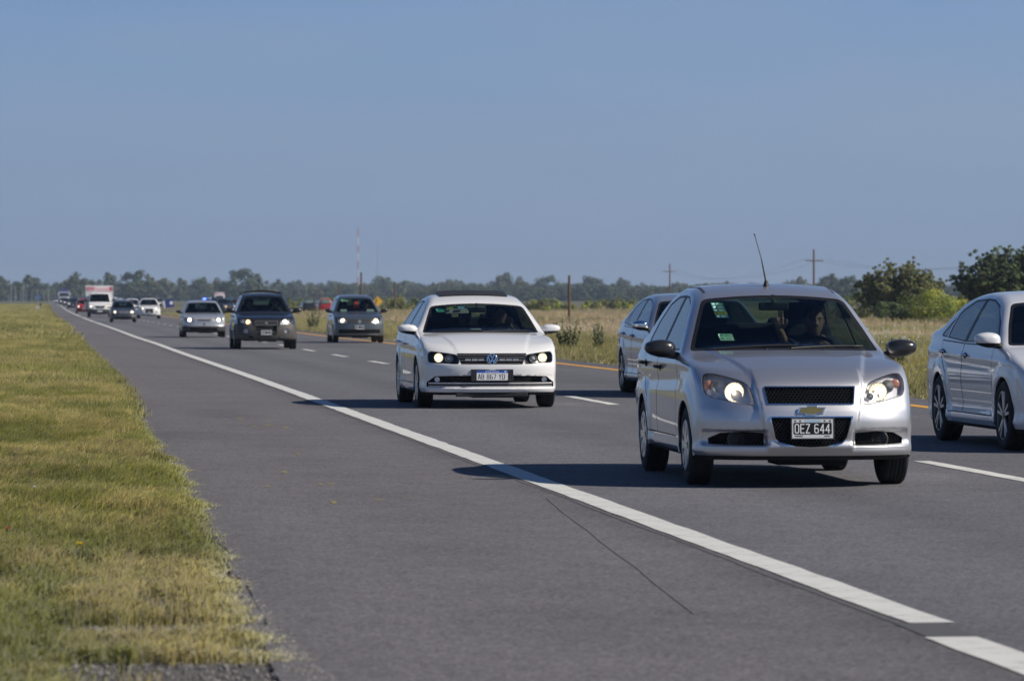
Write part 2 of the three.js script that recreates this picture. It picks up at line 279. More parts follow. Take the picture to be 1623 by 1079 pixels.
// ------------------------------------------------------------------ a car body: the smooth intersection of its side, top, front and rear outlines
function carField(s) {
  const T = curve(s.top), W = curve(s.plan), S = curve(s.side), B = curve(s.belt), F = curve(s.front), R = curve(s.rear), C = curve(s.crown);
  const ct = 1 / Math.sqrt(1 + s.tumble * s.tumble);
  const width = (y, z) => {
    const up = y - B(z), su = up > 0.04 ? up : up < -0.04 ? 0 : (up + 0.04) * (up + 0.04) / 0.16;
    let w = W(z) - S(y) - s.tumble * su - (s.tumble2 ?? 0) * su * su;
    for (const zw of [0, -s.wb]) { const r = Math.hypot(z - zw, (y - s.wr) * 0.97) - s.arch; if (r < 0.16) w += s.flare * (r < 0.05 ? 1 : 1 - sstep(0.05, 0.16, r)); }
    if (s.sideDetail) w += s.sideDetail(y, z);
    return w;
  };
  const f = (x, y, z) => {
    const ax = Math.abs(x), u = ax / s.hw, u2 = u * u;
    const fs = (ax - width(y, z)) * (y > B(z) ? ct : 1);
    let t = T(z) - C(z) * u2; if (s.topDetail) t += s.topDetail(ax, z);
    const dT = (T(z + 0.01) - T(z - 0.01)) / 0.02, ft = (y - t) / Math.sqrt(1 + dT * dT);
    let fz = F(y) - s.fa * u2 - s.fb * u2 * u2; if (s.frontDetail) fz += s.frontDetail(ax, y);
    const df = (F(y + 0.01) - F(y - 0.01)) / 0.02, ff = (z - fz) / Math.sqrt(1 + df * df + 0.3 * u2);
    const dr = (R(y + 0.01) - R(y - 0.01)) / 0.02, fr = (R(y) + s.ra * u2 + s.rb * u2 * u2 - z) / Math.sqrt(1 + dr * dr + 0.3 * u2);
    let v = smax(fs, ft, y > B(z) + 0.12 ? s.kRoof : s.kHood + (s.kRoof - s.kHood) * sstep(0, 0.12, y - B(z)));
    v = smax(v, ff, s.kFront); v = smax(v, fr, 0.1);
    return smax(v, s.ybot - y, 0.03);
  };
  f.width = width; f.T = T;
  f.zFront = (x, y, from = 1.3) => { let z = from; while (f(x, y, z) > 0 && z > -3) z -= 0.02; let a = z, b = z + 0.02; for (let k = 0; k < 12; k++) { const m = (a + b) / 2; if (f(x, y, m) > 0) b = m; else a = m; } return a; };
  f.xSide = (y, z) => { let x = 1.3; while (f(x, y, z) > 0 && x > 0) x -= 0.02; let a = x, b = x + 0.02; for (let k = 0; k < 12; k++) { const m = (a + b) / 2; if (f(m, y, z) > 0) b = m; else a = m; } return a; };
  f.yTop = (x, z) => { let y = 2.4; while (f(x, y, z) > 0 && y > 0) y -= 0.02; let a = y, b = y + 0.02; for (let k = 0; k < 12; k++) { const m = (a + b) / 2; if (f(x, m, z) > 0) b = m; else a = m; } return a; };
  return f;
}
// ------------------------------------------------------------------ wheels
const tyreCache = new Map();
function tyreGeo(r, w, rr, seg) {
  const key = [r, w, rr, seg].join(); if (tyreCache.has(key)) return tyreCache.get(key);
  const h = w / 2, p = [[rr, -h * 0.78], [rr + 0.012, -h * 0.9], [(r + rr) / 2 - 0.005, -h * 1.0], [r - 0.03, -h * 0.97], [r - 0.012, -h * 0.88], [r, -h * 0.74]];
  for (const g of [-0.45, -0.15, 0.15, 0.45]) p.push([r, h * (g - 0.045)], [r - 0.009, h * (g - 0.035)], [r - 0.009, h * (g + 0.035)], [r, h * (g + 0.045)]);
  p.push([r, h * 0.74], [r - 0.012, h * 0.88], [r - 0.03, h * 0.97], [(r + rr) / 2 - 0.005, h], [rr + 0.012, h * 0.9], [rr, h * 0.78]);
  const g = new THREE.LatheGeometry(p.map(([a, b]) => new THREE.Vector2(a, b)), seg); g.rotateZ(-Math.PI / 2);
  tyreCache.set(key, g); return g;
}
// outer face of the wheel looks along +x
function makeWheel(parent, { r, w, rr, style, seg = 40 }, x, z) {
  const wheel = group('wheel', parent); wheel.position.set(x, r, z); if (x < 0) wheel.rotation.y = Math.PI;
  mesh('tyre', tyreGeo(r, w, rr, seg), M.rubber, wheel);
  const h = w / 2;
  const barrel = new THREE.LatheGeometry([[rr + 0.001, -h * 0.8], [rr - 0.02, -h * 0.6], [rr - 0.03, 0], [rr - 0.02, h * 0.7], [rr - 0.004, h * 0.9], [rr + 0.006, h * 0.93], [rr + 0.002, h * 0.8]].map(([a, b]) => new THREE.Vector2(a, b)), seg); barrel.rotateZ(-Math.PI / 2);
  mesh('rim', barrel, style.rim ?? M.alloy, wheel);
  const disc = cyl(rr * 0.72, rr * 0.72, 0.02, 28); disc.rotateZ(Math.PI / 2); disc.translate(h * 0.1, 0, 0); mesh('brake_disc', disc, M.disc, wheel);
  const face = [], back = [];
  if (style.kind === 'cover') {   // pressed wheel cover with oval slots between broad spokes
    const n = style.n, sh = new THREE.Shape(); sh.absarc(0, 0, rr - 0.006, 0, Math.PI * 2);
    for (let k = 0; k < n; k++) { const a = (k / n) * Math.PI * 2, q = new THREE.Path(), da = Math.PI / n * style.open; q.moveTo(Math.cos(a - da * 0.6) * rr * 0.36, Math.sin(a - da * 0.6) * rr * 0.36); q.lineTo(Math.cos(a - da) * rr * 0.86, Math.sin(a - da) * rr * 0.86); q.absarc(0, 0, rr * 0.88, a - da, a + da, false); q.lineTo(Math.cos(a + da * 0.6) * rr * 0.36, Math.sin(a + da * 0.6) * rr * 0.36); q.closePath(); sh.holes.push(q); }
    const g = new THREE.ExtrudeGeometry(sh, { depth: 0.008, bevelEnabled: true, bevelThickness: 0.006, bevelSize: 0.004, bevelSegments: 2, curveSegments: 40 });
    g.rotateY(Math.PI / 2); const p = g.attributes.position; for (let k = 0; k < p.count; k++) { const q = Math.hypot(p.getY(k), p.getZ(k)) / rr; p.setX(k, p.getX(k) + h * 0.82 - 0.02 * (1 - q * q) * -1 - 0.028 * (1 - q)); } g.computeVertexNormals(); face.push(g);
  } else {
    const n = style.n;
    for (let k = 0; k < n; k++) for (const side of style.double ? [-1, 1] : [0]) {
      const a = (k / n) * Math.PI * 2, off = side * (style.double ?? 0), sh = new THREE.Shape(), w0 = style.w0, w1 = style.w1;
      sh.moveTo(-w0, 0.02); sh.lineTo(w0, 0.02); sh.lineTo(w1 + off * 0.9 * 1, rr - 0.006); sh.lineTo(-w1 + off * 0.9, rr - 0.006); sh.closePath();
      const g = new THREE.ExtrudeGeometry(sh, { depth: 0.018, bevelEnabled: true, bevelThickness: 0.005, bevelSize: 0.004, bevelSegments: 2 });
      const p = g.attributes.position; for (let j = 0; j < p.count; j++) { const q = p.getY(j) / rr; p.setZ(j, p.getZ(j) + 0.015 * Math.sin(q * 2.6)); } g.computeVertexNormals();
      g.rotateZ(a); g.rotateY(Math.PI / 2); g.translate(h * 0.62, 0, 0); face.push(g);
    }
    if (style.back) for (let k = 0; k < n; k++) { const a = ((k + 0.5) / n) * Math.PI * 2, g = bx(0.02, rr - 0.05, 0.03, h * 0.45, (rr - 0.05) / 2 + 0.03, 0); g.rotateX(a); back.push(g); }
  }
  mesh(style.kind === 'cover' ? 'wheel_cover' : 'spokes', merge(face), style.mat ?? M.alloy, wheel);
  if (back.length) mesh('inner_spokes', merge(back), M.alloyDark, wheel);
  const hub = cyl(0.032, 0.036, 0.014, 20); hub.rotateZ(Math.PI / 2); hub.translate(h * 0.86, 0, 0); mesh('hub_cap', hub, style.hub ?? M.chrome, wheel);
  return wheel;
}
const mirrorPts = (poly) => poly.map(([x, y]) => [-x, y]).reverse();
// one lamp cut into the front: the lens is the body's own surface, the bowls stand behind it
function headlamp(car, body, poly, sgn, o, f) {
  const sd = sdPoly(smoothOutline(sgn > 0 ? poly : mirrorPts(poly), 8, o.tension ?? 0.5)), lim = o.zmin ?? -0.1;
  const [ins, out] = split(body, (x, y, z, nx, ny, nz) => Math.max(sd(x, y), lim - z, -sgn * x));
  const lamp = group(o.name ?? 'headlight', car), depth = o.depth ?? 0.075;
  const [glass, edge] = split(ins, (x, y) => sd(x, y) + (o.edge ?? 0.006));
  if (!o.plain) {
    mesh('lens', geo(glass), M.lens, lamp);
    mesh('lens_seal', geo(offset(edge, -0.003)), M.seal, lamp);
    let cx = 0, cy = 0, n = 0; for (let k = 0; k < ins.p.length; k += 3) { cx += ins.p[k]; cy += ins.p[k + 1]; n++; } cx /= n; cy /= n;
    const back = (x, y, z) => [cx + (x - cx) * 0.9, cy + (y - cy) * 0.88, z - depth];
    mesh('housing', recomputed(moved(ins, back)), o.housing ?? M.bezel, lamp); mesh('housing_wall', rim(ins, back), o.housing ?? M.bezel, lamp);
  } else mesh('lens', geo(ins), o.plain, lamp);
  for (const b of o.bowls ?? []) {
    const [bx0, by0, r, kind] = b, X = sgn * bx0, z = f.zFront(X, by0) - (b[4] ?? 0.018) - r * 0.15;
    if (kind === 'amber') { const g = new THREE.SphereGeometry(r, 20, 12); g.scale(1, b[5] ?? 1, 0.5); g.translate(X, by0, z - 0.03); mesh('turn_signal', g, M.amber, lamp); continue; }
    const prof = []; for (let k = 0; k <= 6; k++) { const q = k / 6; prof.push(new THREE.Vector2(Math.max(0.0005, q * r), q * q * r * 0.8)); } prof.push(new THREE.Vector2(r * 1.07, r * 0.81), new THREE.Vector2(r * 1.09, r * 0.7));
    const g = new THREE.LatheGeometry(prof, 18); g.rotateX(Math.PI / 2); g.translate(X, by0, z - r * 0.8); mesh('reflector', g, o.bowl ?? M.bowl, lamp);
    if (kind === 'proj') { const p = new THREE.SphereGeometry(r * 0.62, 20, 12); p.scale(1, 1, 0.6); p.translate(X, by0, z - r * 0.3); mesh('projector', p, phys([0.9, 0.9, 0.9], 0.02, 0, { clearcoat: 1, transmission: 0.4, thickness: 0 }), lamp); }
    if (kind === 'on' || kind === 'far' || kind === 'orange' || kind === 'cold') {
      const big = kind !== 'on', p = new THREE.SphereGeometry(big ? r * 0.52 : 0.013, 14, 10); p.translate(X, by0, z - (big ? 0.2 : 0.42) * r); mesh('bulb', p, { on: M.bulb, far: M.bulbFar, orange: M.bulbOrange, cold: M.bulbCold }[kind], lamp).castShadow = false;
      if (o.light) { const l = new THREE.PointLight(new THREE.Color(1, 0.82, 0.55), o.light); l.position.set(X, by0, z - 0.42 * r); l.shadow.radius = 0.75; l.castShadow = true; lamp.add(l); }
    }
  }
  return out;
}
function hexMesh(poly, cellR, stretch, depth, f, back) {   // honeycomb bars that follow the front's curve
  const sd = sdPoly(poly), list = []; let x0 = 1e9, x1 = -1e9, y0 = 1e9, y1 = -1e9; for (const [x, y] of poly) { x0 = Math.min(x0, x); x1 = Math.max(x1, x); y0 = Math.min(y0, y); y1 = Math.max(y1, y); }
  const dx = cellR * Math.sqrt(3) * stretch, dy = cellR * 1.5; let row = 0;
  for (let y = y0; y < y1 + dy; y += dy, row++) for (let x = x0 + (row & 1 ? dx / 2 : 0); x < x1 + dx; x += dx) {
    if (sd(x, y) > cellR * 0.2) continue;
    const g = new THREE.CylinderGeometry(cellR * 0.93, cellR * 0.93, depth, 6, 1, true); g.rotateX(Math.PI / 2); g.scale(stretch, 1, 1); g.translate(x, y, f.zFront(x, clamp(y, y0, y1)) - back); list.push(g);
    const g2 = new THREE.RingGeometry(cellR * 0.78, cellR * 0.96, 6); g2.rotateZ(Math.PI / 6 + Math.PI / 3); g2.rotateZ(Math.PI / 6 - Math.PI / 6); g2.scale(stretch, 1, 1); g2.translate(x, y, f.zFront(x, clamp(y, y0, y1)) - back + depth / 2); list.push(g2);
  }
  return merge(list);
}
function mirrorShape(w, h, d, slope = 0.25) {
  return fieldMesh((x, y, z) => { const u = x / w, v = (y - slope * 0.25 * x) / (h * (1 - 0.28 * Math.max(0, u))), q = z / (d * (1 - 0.15 * u * u)); return (Math.pow(Math.pow(Math.abs(u), 3.2) + Math.pow(Math.abs(v), 2.7) + Math.pow(Math.max(0, q), 2.2) + Math.pow(Math.max(0, -q * 2.2), 6), 1 / 2.7) - 1) * h; }, [-w - 0.02, -h * 1.3 - 0.02, -d - 0.02], [w + 0.02, h * 1.3 + 0.02, d + 0.02], 0.012);
}
function buildCar(s) {
  const car = group(s.name), f = carField(s), detail = s.cell < 0.035;
  const zr = -s.wb - 1.35, zf = 1.05;
  let body = fieldMesh(f, [-s.hw - 0.2, s.ybot - 0.08, zr], [s.hw + 0.2, s.height + 0.1, zf], s.cell);
  // wheel arches
  const archPhi = (x, y, z) => Math.max(Math.min(Math.hypot(z, y - s.wr), Math.hypot(z + s.wb, y - s.wr)) - s.arch, s.wellX - Math.abs(x));
  let cutArch; [cutArch, body] = split(body, archPhi);
  // underbody
  let low; [low, body] = split(body, (x, y, z, nx, ny) => Math.max(y - s.ybot - 0.035, ny + 0.35)); mesh('underbody', geo(low), M.under, car);
  // glass
  const pane = (name, phi, mat, seal = 0.016, sealMat = M.seal) => {
    let ins; [ins, body] = split(body, phi);
    if (!ins.i.length) return;
    const [g, edge] = split(ins, (x, y, z, a, b, c) => phi(x, y, z, a, b, c) + seal);
    const p = mesh(name, geo(offset(g, -0.004)), mat, car);
    if (edge.i.length) mesh('window_seal', geo(offset(edge, -0.0025)), sealMat, p);
    return p;
  };
  if (s.ws) { const w = s.ws; pane('windshield', (x, y, z) => { const ax = Math.abs(x), side = ax - (f.width(y, z) - w.pillar - (w.foot ?? 0) * clamp((w.y1 - y) / (w.y1 - w.y0), 0, 1)), top = y - (w.y1 - w.sag * ax * ax), bot = (w.y0 - w.sag0 * ax * ax) - y; return Math.max(smax(smax(side, top * 1.4, 0.05), bot * 1.4, 0.03), w.zmin - z); }, s.wsMat ?? M.glass, s.wsSeal ?? 0.028); }
  if (s.rw) { const w = s.rw; pane('rear_window', (x, y, z) => { const ax = Math.abs(x), side = ax - (f.width(y, z) - w.pillar), top = y - (w.y1 - w.sag * ax * ax), bot = w.y0 - y; return Math.max(smax(smax(side, top * 1.4, 0.06), bot * 1.4, 0.06), z - w.zmax); }, M.rearGlass, 0.025); }
  for (const sgn of [-1, 1]) for (const poly of s.windows ?? []) { const sd = sdPoly(poly.map((q) => q), 0); const r = 0.02; pane('side_window', (x, y, z, a) => Math.max(sd(z, y), 0.2 - sgn * x, 0.3 - sgn * a), s.sideMat ?? M.tint, detail ? 0.014 : 0.03); }
  for (const sgn of [-1, 1]) for (const poly of s.pillars ?? []) { const sd = sdPoly(poly); let ins; [ins, body] = split(body, (x, y, z, a) => Math.max(sd(z, y), 0.2 - sgn * x, 0.3 - sgn * a)); mesh('door_pillar', geo(offset(ins, -0.002)), M.seal, car); }
  // openings of the front
  for (const g of s.grilles ?? []) for (const sgn of g.both ? [1, -1] : [1]) {
    const pts = g.raw ? g.poly : smoothOutline(g.poly, 4, g.tension ?? 0.35), q = sgn > 0 ? pts : mirrorPts(pts), sd = sdPoly(q), lim = g.zmin ?? 0;
    const phi = (x, y, z) => Math.max(sd(x, y), lim - z);
    let ins; [ins, body] = split(body, phi);
    const grille = group(g.name ?? 'grille', car);
    let ring;
    if (g.ring) { [ins, ring] = split(ins, (x, y, z) => sd(x, y) + g.ring); const up = (x, y, z, a, b, c) => [x + a * 0.006, y + b * 0.006, z + c * 0.006]; mesh('surround', geo(moved(ring, up)), g.ringMat ?? M.chrome, grille); mesh('surround_edge', rim(ring, up), g.ringMat ?? M.chrome, grille); }
    const dp = g.depth ?? 0.05, back = (x, y, z) => [x, y, z - dp];
    mesh('grille_back', recomputed(moved(ins, back)), M.under, grille); mesh('grille_wall', rim(ins, back), g.wall ?? M.plastic, grille);
    if (g.hex) mesh('grille_mesh', hexMesh(q, g.hex, g.stretch ?? 1.2, 0.02, f, g.inset ?? 0.022), g.fillMat ?? M.plastic, grille);
    if (g.bars) for (const b of g.bars) {   // [y, height, material, x from, x to, out]
      const n = 24, pos = [], idx = [], xa = b[3], xb = b[4];
      for (let k = 0; k <= n; k++) { const x = lerp(xa, xb, k / n) , z = f.zFront(x, b[0]) - (b[5] ?? 0.015), h = b[1] / 2, d = 0.014, bow = (b[6] ?? 0) * (x * x); for (const [yy, zz] of [[-h, -d], [-h * 0.8, 0], [h * 0.8, 0.002], [h, -d]]) pos.push(x, b[0] + bow + yy, z + zz); }
      for (let k = 0; k < n; k++) for (let j = 0; j < 3; j++) { const a = k * 4 + j; idx.push(a, a + 4, a + 1, a + 1, a + 4, a + 5); }
      const gg = new THREE.BufferGeometry(); gg.setAttribute('position', new THREE.Float32BufferAttribute(pos, 3)); gg.setIndex(idx); const fl = gg.toNonIndexed(); fl.computeVertexNormals();
      mesh('grille_bar', fl, b[2], grille);
    }
    if (g.fog) for (const [fx, fy, r, mat] of g.fog) { const X = sgn * fx, z = f.zFront(X, fy) - 0.012, t = new THREE.TorusGeometry(r, r * 0.16, 10, 28); t.translate(X, fy, z); const lamp = mesh('fog_lamp', t, M.plasticGrey, grille); const dd = cyl(r * 0.9, r * 0.9, 0.01, 24); dd.rotateX(Math.PI / 2); dd.translate(X, fy, z - 0.02); mesh('fog_lens', dd, M.plastic, lamp); for (const q of [-0.5, -0.17, 0.17, 0.5]) mesh('fog_slat', bx(2 * r * Math.sqrt(1 - q * q) * 0.88, r * 0.16, 0.008, X, fy + q * r, z - 0.008), M.plasticGrey, lamp); }
  }
  for (const L of s.lamps ?? []) for (const sgn of [1, -1]) body = headlamp(car, body, L.poly, sgn, { ...L, ...(sgn > 0 ? L.right : L.left) }, f);
  // panels divided by their shut lines
  const gap = s.gap ?? (detail ? 0.005 : 0.0035);
  const panel = (name, phi, mat = s.paint) => { let a, b, c; [a, b] = split(body, (x, y, z, i, j, k) => phi(x, y, z, i, j, k) - gap); [a, c] = split(a, (x, y, z, i, j, k) => phi(x, y, z, i, j, k) + gap); body = b; mesh('shut_line', geo(offset(c, -0.008)), M.under, car); return mesh(name, geo(a), mat, car); };
  if (s.cladding) { let c; [c, body] = split(body, s.cladding); mesh('cladding', geo(c), s.claddingMat ?? M.cladding, car); }
  if (s.hood) { const sd = sdPoly(s.hood.concat(mirrorPts(s.hood))); panel('hood', (x, y, z, a, b) => Math.max(sd(x, z), 0.55 - y, 0.12 - b)); }
  for (const sgn of [-1, 1]) for (const poly of s.doors ?? []) { const sd = sdPoly(poly); panel('door', (x, y, z) => Math.max(sd(z, y), 0.3 - sgn * x)); }
  if (s.bumperTop) panel('front_bumper', (x, y, z) => Math.max(y - s.bumperTop(Math.abs(x)), (s.bumperZ ?? 0.1) - z));
  if (s.roofStrip) for (const sgn of [-1, 1]) { let c; [c, body] = split(body, (x, y, z, a, b) => Math.max(Math.abs(sgn * x - s.roofStrip(z)) - 0.011, s.roofStripZ[0] - z, z - s.roofStripZ[1], 0.3 - b)); mesh('roof_strip', geo(offset(c, -0.002)), M.plasticGrey, car); }
  if (s.sunroof) { const sd = sdPoly(s.sunroof); let c; [c, body] = split(body, (x, y, z, a, b) => Math.max(sd(x, z), 1 - y, 0.3 - b)); const r = s.sunroofTilt ?? 0; mesh('sunroof_well', geo(offset(c, -0.02)), M.under, car); const up = (x, y, z) => [x, y + 0.004 + r * clamp((s.sunroofZ - z) / 0.6 + 0.35, 0.2, 1), z]; mesh('sunroof', recomputed(moved(c, up)), M.sunroof ?? (M.sunroof = std([0.012, 0.015, 0.024], 0.8)), car); mesh('sunroof_edge', rim(moved(c, up), (x, y, z) => [x, y - 0.05, z]), M.seal, car); }
  mesh('body', geo(body), s.paint, car);
  // cloth on the inside, above the sills
  let inner; [inner] = split(body, (x, y, z) => Math.max(0.62 - y, z + 0.32)); inner = offset(inner, -0.022); mesh('headlining', geo({ p: inner.p, n: inner.n.map((v) => -v), i: inner.i.slice().reverse() }), M.lining, car);
  // wheel wells
  for (const zw of [0, -s.wb]) for (const sgn of [-1, 1]) {
    const g = new THREE.CylinderGeometry(s.arch + 0.006, s.arch + 0.006, s.hw - s.wellX + 0.0, 36, 1, true, 0, Math.PI * 2), d = new THREE.CircleGeometry(s.arch + 0.006, 36);
    g.rotateZ(Math.PI / 2); g.translate(sgn * (s.wellX + (s.hw - s.wellX) / 2 - 0.03), s.wr, zw); d.rotateY(Math.PI / 2); d.translate(sgn * (s.wellX - 0.03), s.wr, zw);
    const m = merge([g, d]), p = m.attributes.position; for (let k = 0; k < p.count; k++) p.setY(k, Math.max(p.getY(k), s.ybot + 0.01)); mesh('wheel_well', m, M.under, car);
    if (detail) { const t = new THREE.TorusGeometry(s.arch + 0.002, 0.008, 8, 48, Math.PI * 1.12), q = t.attributes.position; t.rotateZ(-Math.PI * 0.06); t.rotateY(Math.PI / 2); for (let k = 0; k < q.count; k++) { const y = q.getY(k) + s.wr, z = q.getZ(k); q.setXYZ(k, sgn * (f.xSide(clamp(y, s.ybot + 0.05, 2), z + zw) - 0.006) + q.getX(k), y, z + zw); } t.computeVertexNormals(); mesh('arch_lip', t, s.claddingMat && s.cladding ? s.claddingMat : s.paint, car); }
  }
  for (const zw of [0, -s.wb]) for (const sgn of [-1, 1]) makeWheel(car, s.wheel, sgn * s.xw, zw);
  { const list = [bx(1.1, 0.05, s.wb - 0.7, 0, s.ybot - 0.0, -s.wb / 2), bx(1.25, 0.07, 0.09, 0, s.ybot + 0.03, 0.02), bx(1.25, 0.08, 0.1, 0, s.ybot + 0.04, -s.wb), bx(0.5, 0.07, 0.5, 0.05, s.ybot - 0.005, 0.25), bx(0.24, 0.1, 0.5, -0.3, s.ybot + 0.01, -s.wb - 0.75)]; mesh('chassis', merge(list), M.under, car); }
  // mirrors
  if (s.mirror) for (const sgn of [-1, 1]) {
    const m = s.mirror, g = geo(mirrorShape(m.w, m.h, m.d)); if (sgn < 0) { g.scale(-1, 1, 1); const ix = g.index.array; for (let k = 0; k < ix.length; k += 3) [ix[k], ix[k + 1]] = [ix[k + 1], ix[k]]; }
    g.translate(sgn * m.x, m.y, m.z); const mi = mesh('side_mirror', g, m.mat, car);
    const xs = f.xSide(m.y - m.h, m.z - 0.03); mesh('mirror_arm', barBetween(V3(sgn * (xs - 0.03), m.y - m.h * 0.9, m.z - 0.03), V3(sgn * m.x, m.y - m.h * 0.45, m.z - 0.01), 0.028, 0.034), m.arm ?? M.plastic, mi);
    if (m.lower) { const [lo] = split(mirrorShape(m.w, m.h, m.d), (x, y) => y + m.h * 0.42); const l = geo(offset(lo, 0.002)); if (sgn < 0) { l.scale(-1, 1, 1); const ix = l.index.array; for (let k = 0; k < ix.length; k += 3) [ix[k], ix[k + 1]] = [ix[k + 1], ix[k]]; } l.translate(sgn * m.x, m.y, m.z); mesh('mirror_foot', l, M.plastic, mi); }
  }
  for (const sgn of [-1, 1]) for (const [hz, hy] of s.handles ?? []) { const x = f.xSide(hy, hz), list = [tube([[sgn * (x + 0.004), hy, hz - 0.085], [sgn * (x + 0.034), hy + 0.004, hz - 0.06], [sgn * (x + 0.036), hy + 0.005, hz + 0.05], [sgn * (x + 0.004), hy, hz + 0.085]], 0.013, 16, 8)]; mesh('door_handle', merge(list), s.handleMat ?? s.paint, car); if (s.handleCup) { const e = new THREE.SphereGeometry(0.05, 16, 10); e.scale(0.12, 0.6, 1.25); e.translate(sgn * x, hy, hz); mesh('handle_recess', e, M.plastic, car); } }
  if (s.plate) { const [px, py, w, h, draw] = s.plate, z = f.zFront(px, py) + 0.012, [g, m] = printed(w, h, detail ? 512 : 128, detail ? 230 : 58, draw); const pl = group('license_plate', car); pl.position.set(px, py, z); pl.rotation.x = s.plateTilt ?? -0.05; mesh('plate_backing', bx(w + (s.plateRim ?? 0.02), h + 0.02, 0.012, 0, 0, -0.007, 0.004), s.plateBack ?? M.plastic, pl); mesh('plate_face', g, m, pl); }
  if (s.cabin !== false) cabin(car, s, f);
  if (s.extra) s.extra(car, f);
  return car;
}
function cabin(car, s, f) {
  const c = s.cabinAt ?? {}, yd = c.dashY ?? 0.9, zd = c.dashZ ?? -0.62, w = s.hw - 0.16, sx = c.seatX ?? 0.36, zs = c.seatZ ?? -1.72, rise = c.rise ?? 0;
  mesh('floor_pan', bx(2 * w, 0.04, s.wb + 0.2, 0, 0.3, -s.wb / 2 - 0.15), M.dash, car);
  { const sh = new THREE.Shape(); sh.moveTo(0, 0.32); sh.lineTo(0, yd - 0.05); sh.quadraticCurveTo(0, yd, -0.08, yd + 0.01); sh.lineTo(-0.3, yd + 0.02); sh.quadraticCurveTo(-0.42, yd + 0.02, -0.44, yd - 0.1); sh.lineTo(-0.36, yd - 0.45); sh.lineTo(-0.1, 0.32); const g = new THREE.ExtrudeGeometry(sh, { depth: 2 * w, bevelEnabled: false, curveSegments: 6 }); g.rotateY(-Math.PI / 2); g.translate(w, 0, 0); const p = g.attributes.position; for (let k = 0; k < p.count; k++) p.setZ(k, p.getZ(k) + zd); mesh('dashboard', g, M.dash, car); }
  { const t = new THREE.TorusGeometry(0.18, 0.016, 10, 36), sp = [t, bx(0.34, 0.035, 0.02, 0, -0.01, 0), bx(0.03, 0.17, 0.02, 0, -0.09, 0), bx(0.12, 0.1, 0.05, 0, -0.01, 0.0, 0.015)]; const g = merge(sp); g.rotateX(0.42); g.translate(sx, yd - 0.01 + (c.wheelUp ?? 0), zd - 0.52); mesh('steering_wheel', g, M.plastic, car); }
  const seat = (x, z, wd, head = true) => { const st = group('seat', car); st.position.set(x, rise, z); mesh('cushion', bx(wd, 0.16, 0.5, 0, 0.5, 0.28, 0.05), M.seat, st); const b = bx(wd * 0.96, 0.62, 0.14, 0, 0.31, 0, 0.06); b.rotateX(-0.28); b.translate(0, 0.55, 0); mesh('backrest', b, M.seat, st); if (head) { const h = bx(0.27, 0.19, 0.1, 0, 0, 0, 0.045); h.rotateX(-0.15); h.translate(0, 1.225, -0.17); mesh('headrest', h, M.seat, st); for (const q of [-0.06, 0.06]) mesh('headrest_post', barBetween(V3(q, 1.1, -0.16), V3(q, 1.2, -0.17), 0.006), M.chrome, st); } };
  seat(sx, zs, 0.5); seat(-sx, zs, 0.5);
  if (s.cell < 0.06) { seat(0, zs - 0.85, 1.2, false); mesh('rear_headrests', merge([bx(0.25, 0.13, 0.09, -0.36, 1.13 + rise, zs - 1.05, 0.04), bx(0.25, 0.13, 0.09, 0.36, 1.13 + rise, zs - 1.05, 0.04)]), M.seat, car); mesh('parcel_shelf', bx(1.15, 0.03, 0.55, 0, (c.shelfY ?? 1.0), zs - 1.3), M.dash, car); }
  if (s.ws) { const zt = f.zFront(0, s.ws.y1 - 0.06) - 0.08; const g = bx(0.235, 0.062, 0.03, 0.01, s.ws.y1 - 0.085, zt, 0.02); const m = mesh('inner_mirror', g, M.plastic, car); mesh('mirror_stalk', bx(0.02, 0.07, 0.02, 0, s.ws.y1 - 0.03, zt + 0.02), M.plastic, m); }
  if (s.wipers) for (const [x0, x1, dy] of s.wipers) { const pts = []; for (let k = 0; k <= 10; k++) { const x = lerp(x0, x1, k / 10), y = s.ws.y0 - s.ws.sag0 * x * x + 0.012 + dy * Math.sin((k / 10) * Math.PI * 0.55); pts.push([x, y, f.zFront(x, y) + 0.018]); } const g = tube(pts, 0.0085, 30, 6); mesh('wiper', g, M.plastic, car); }
}
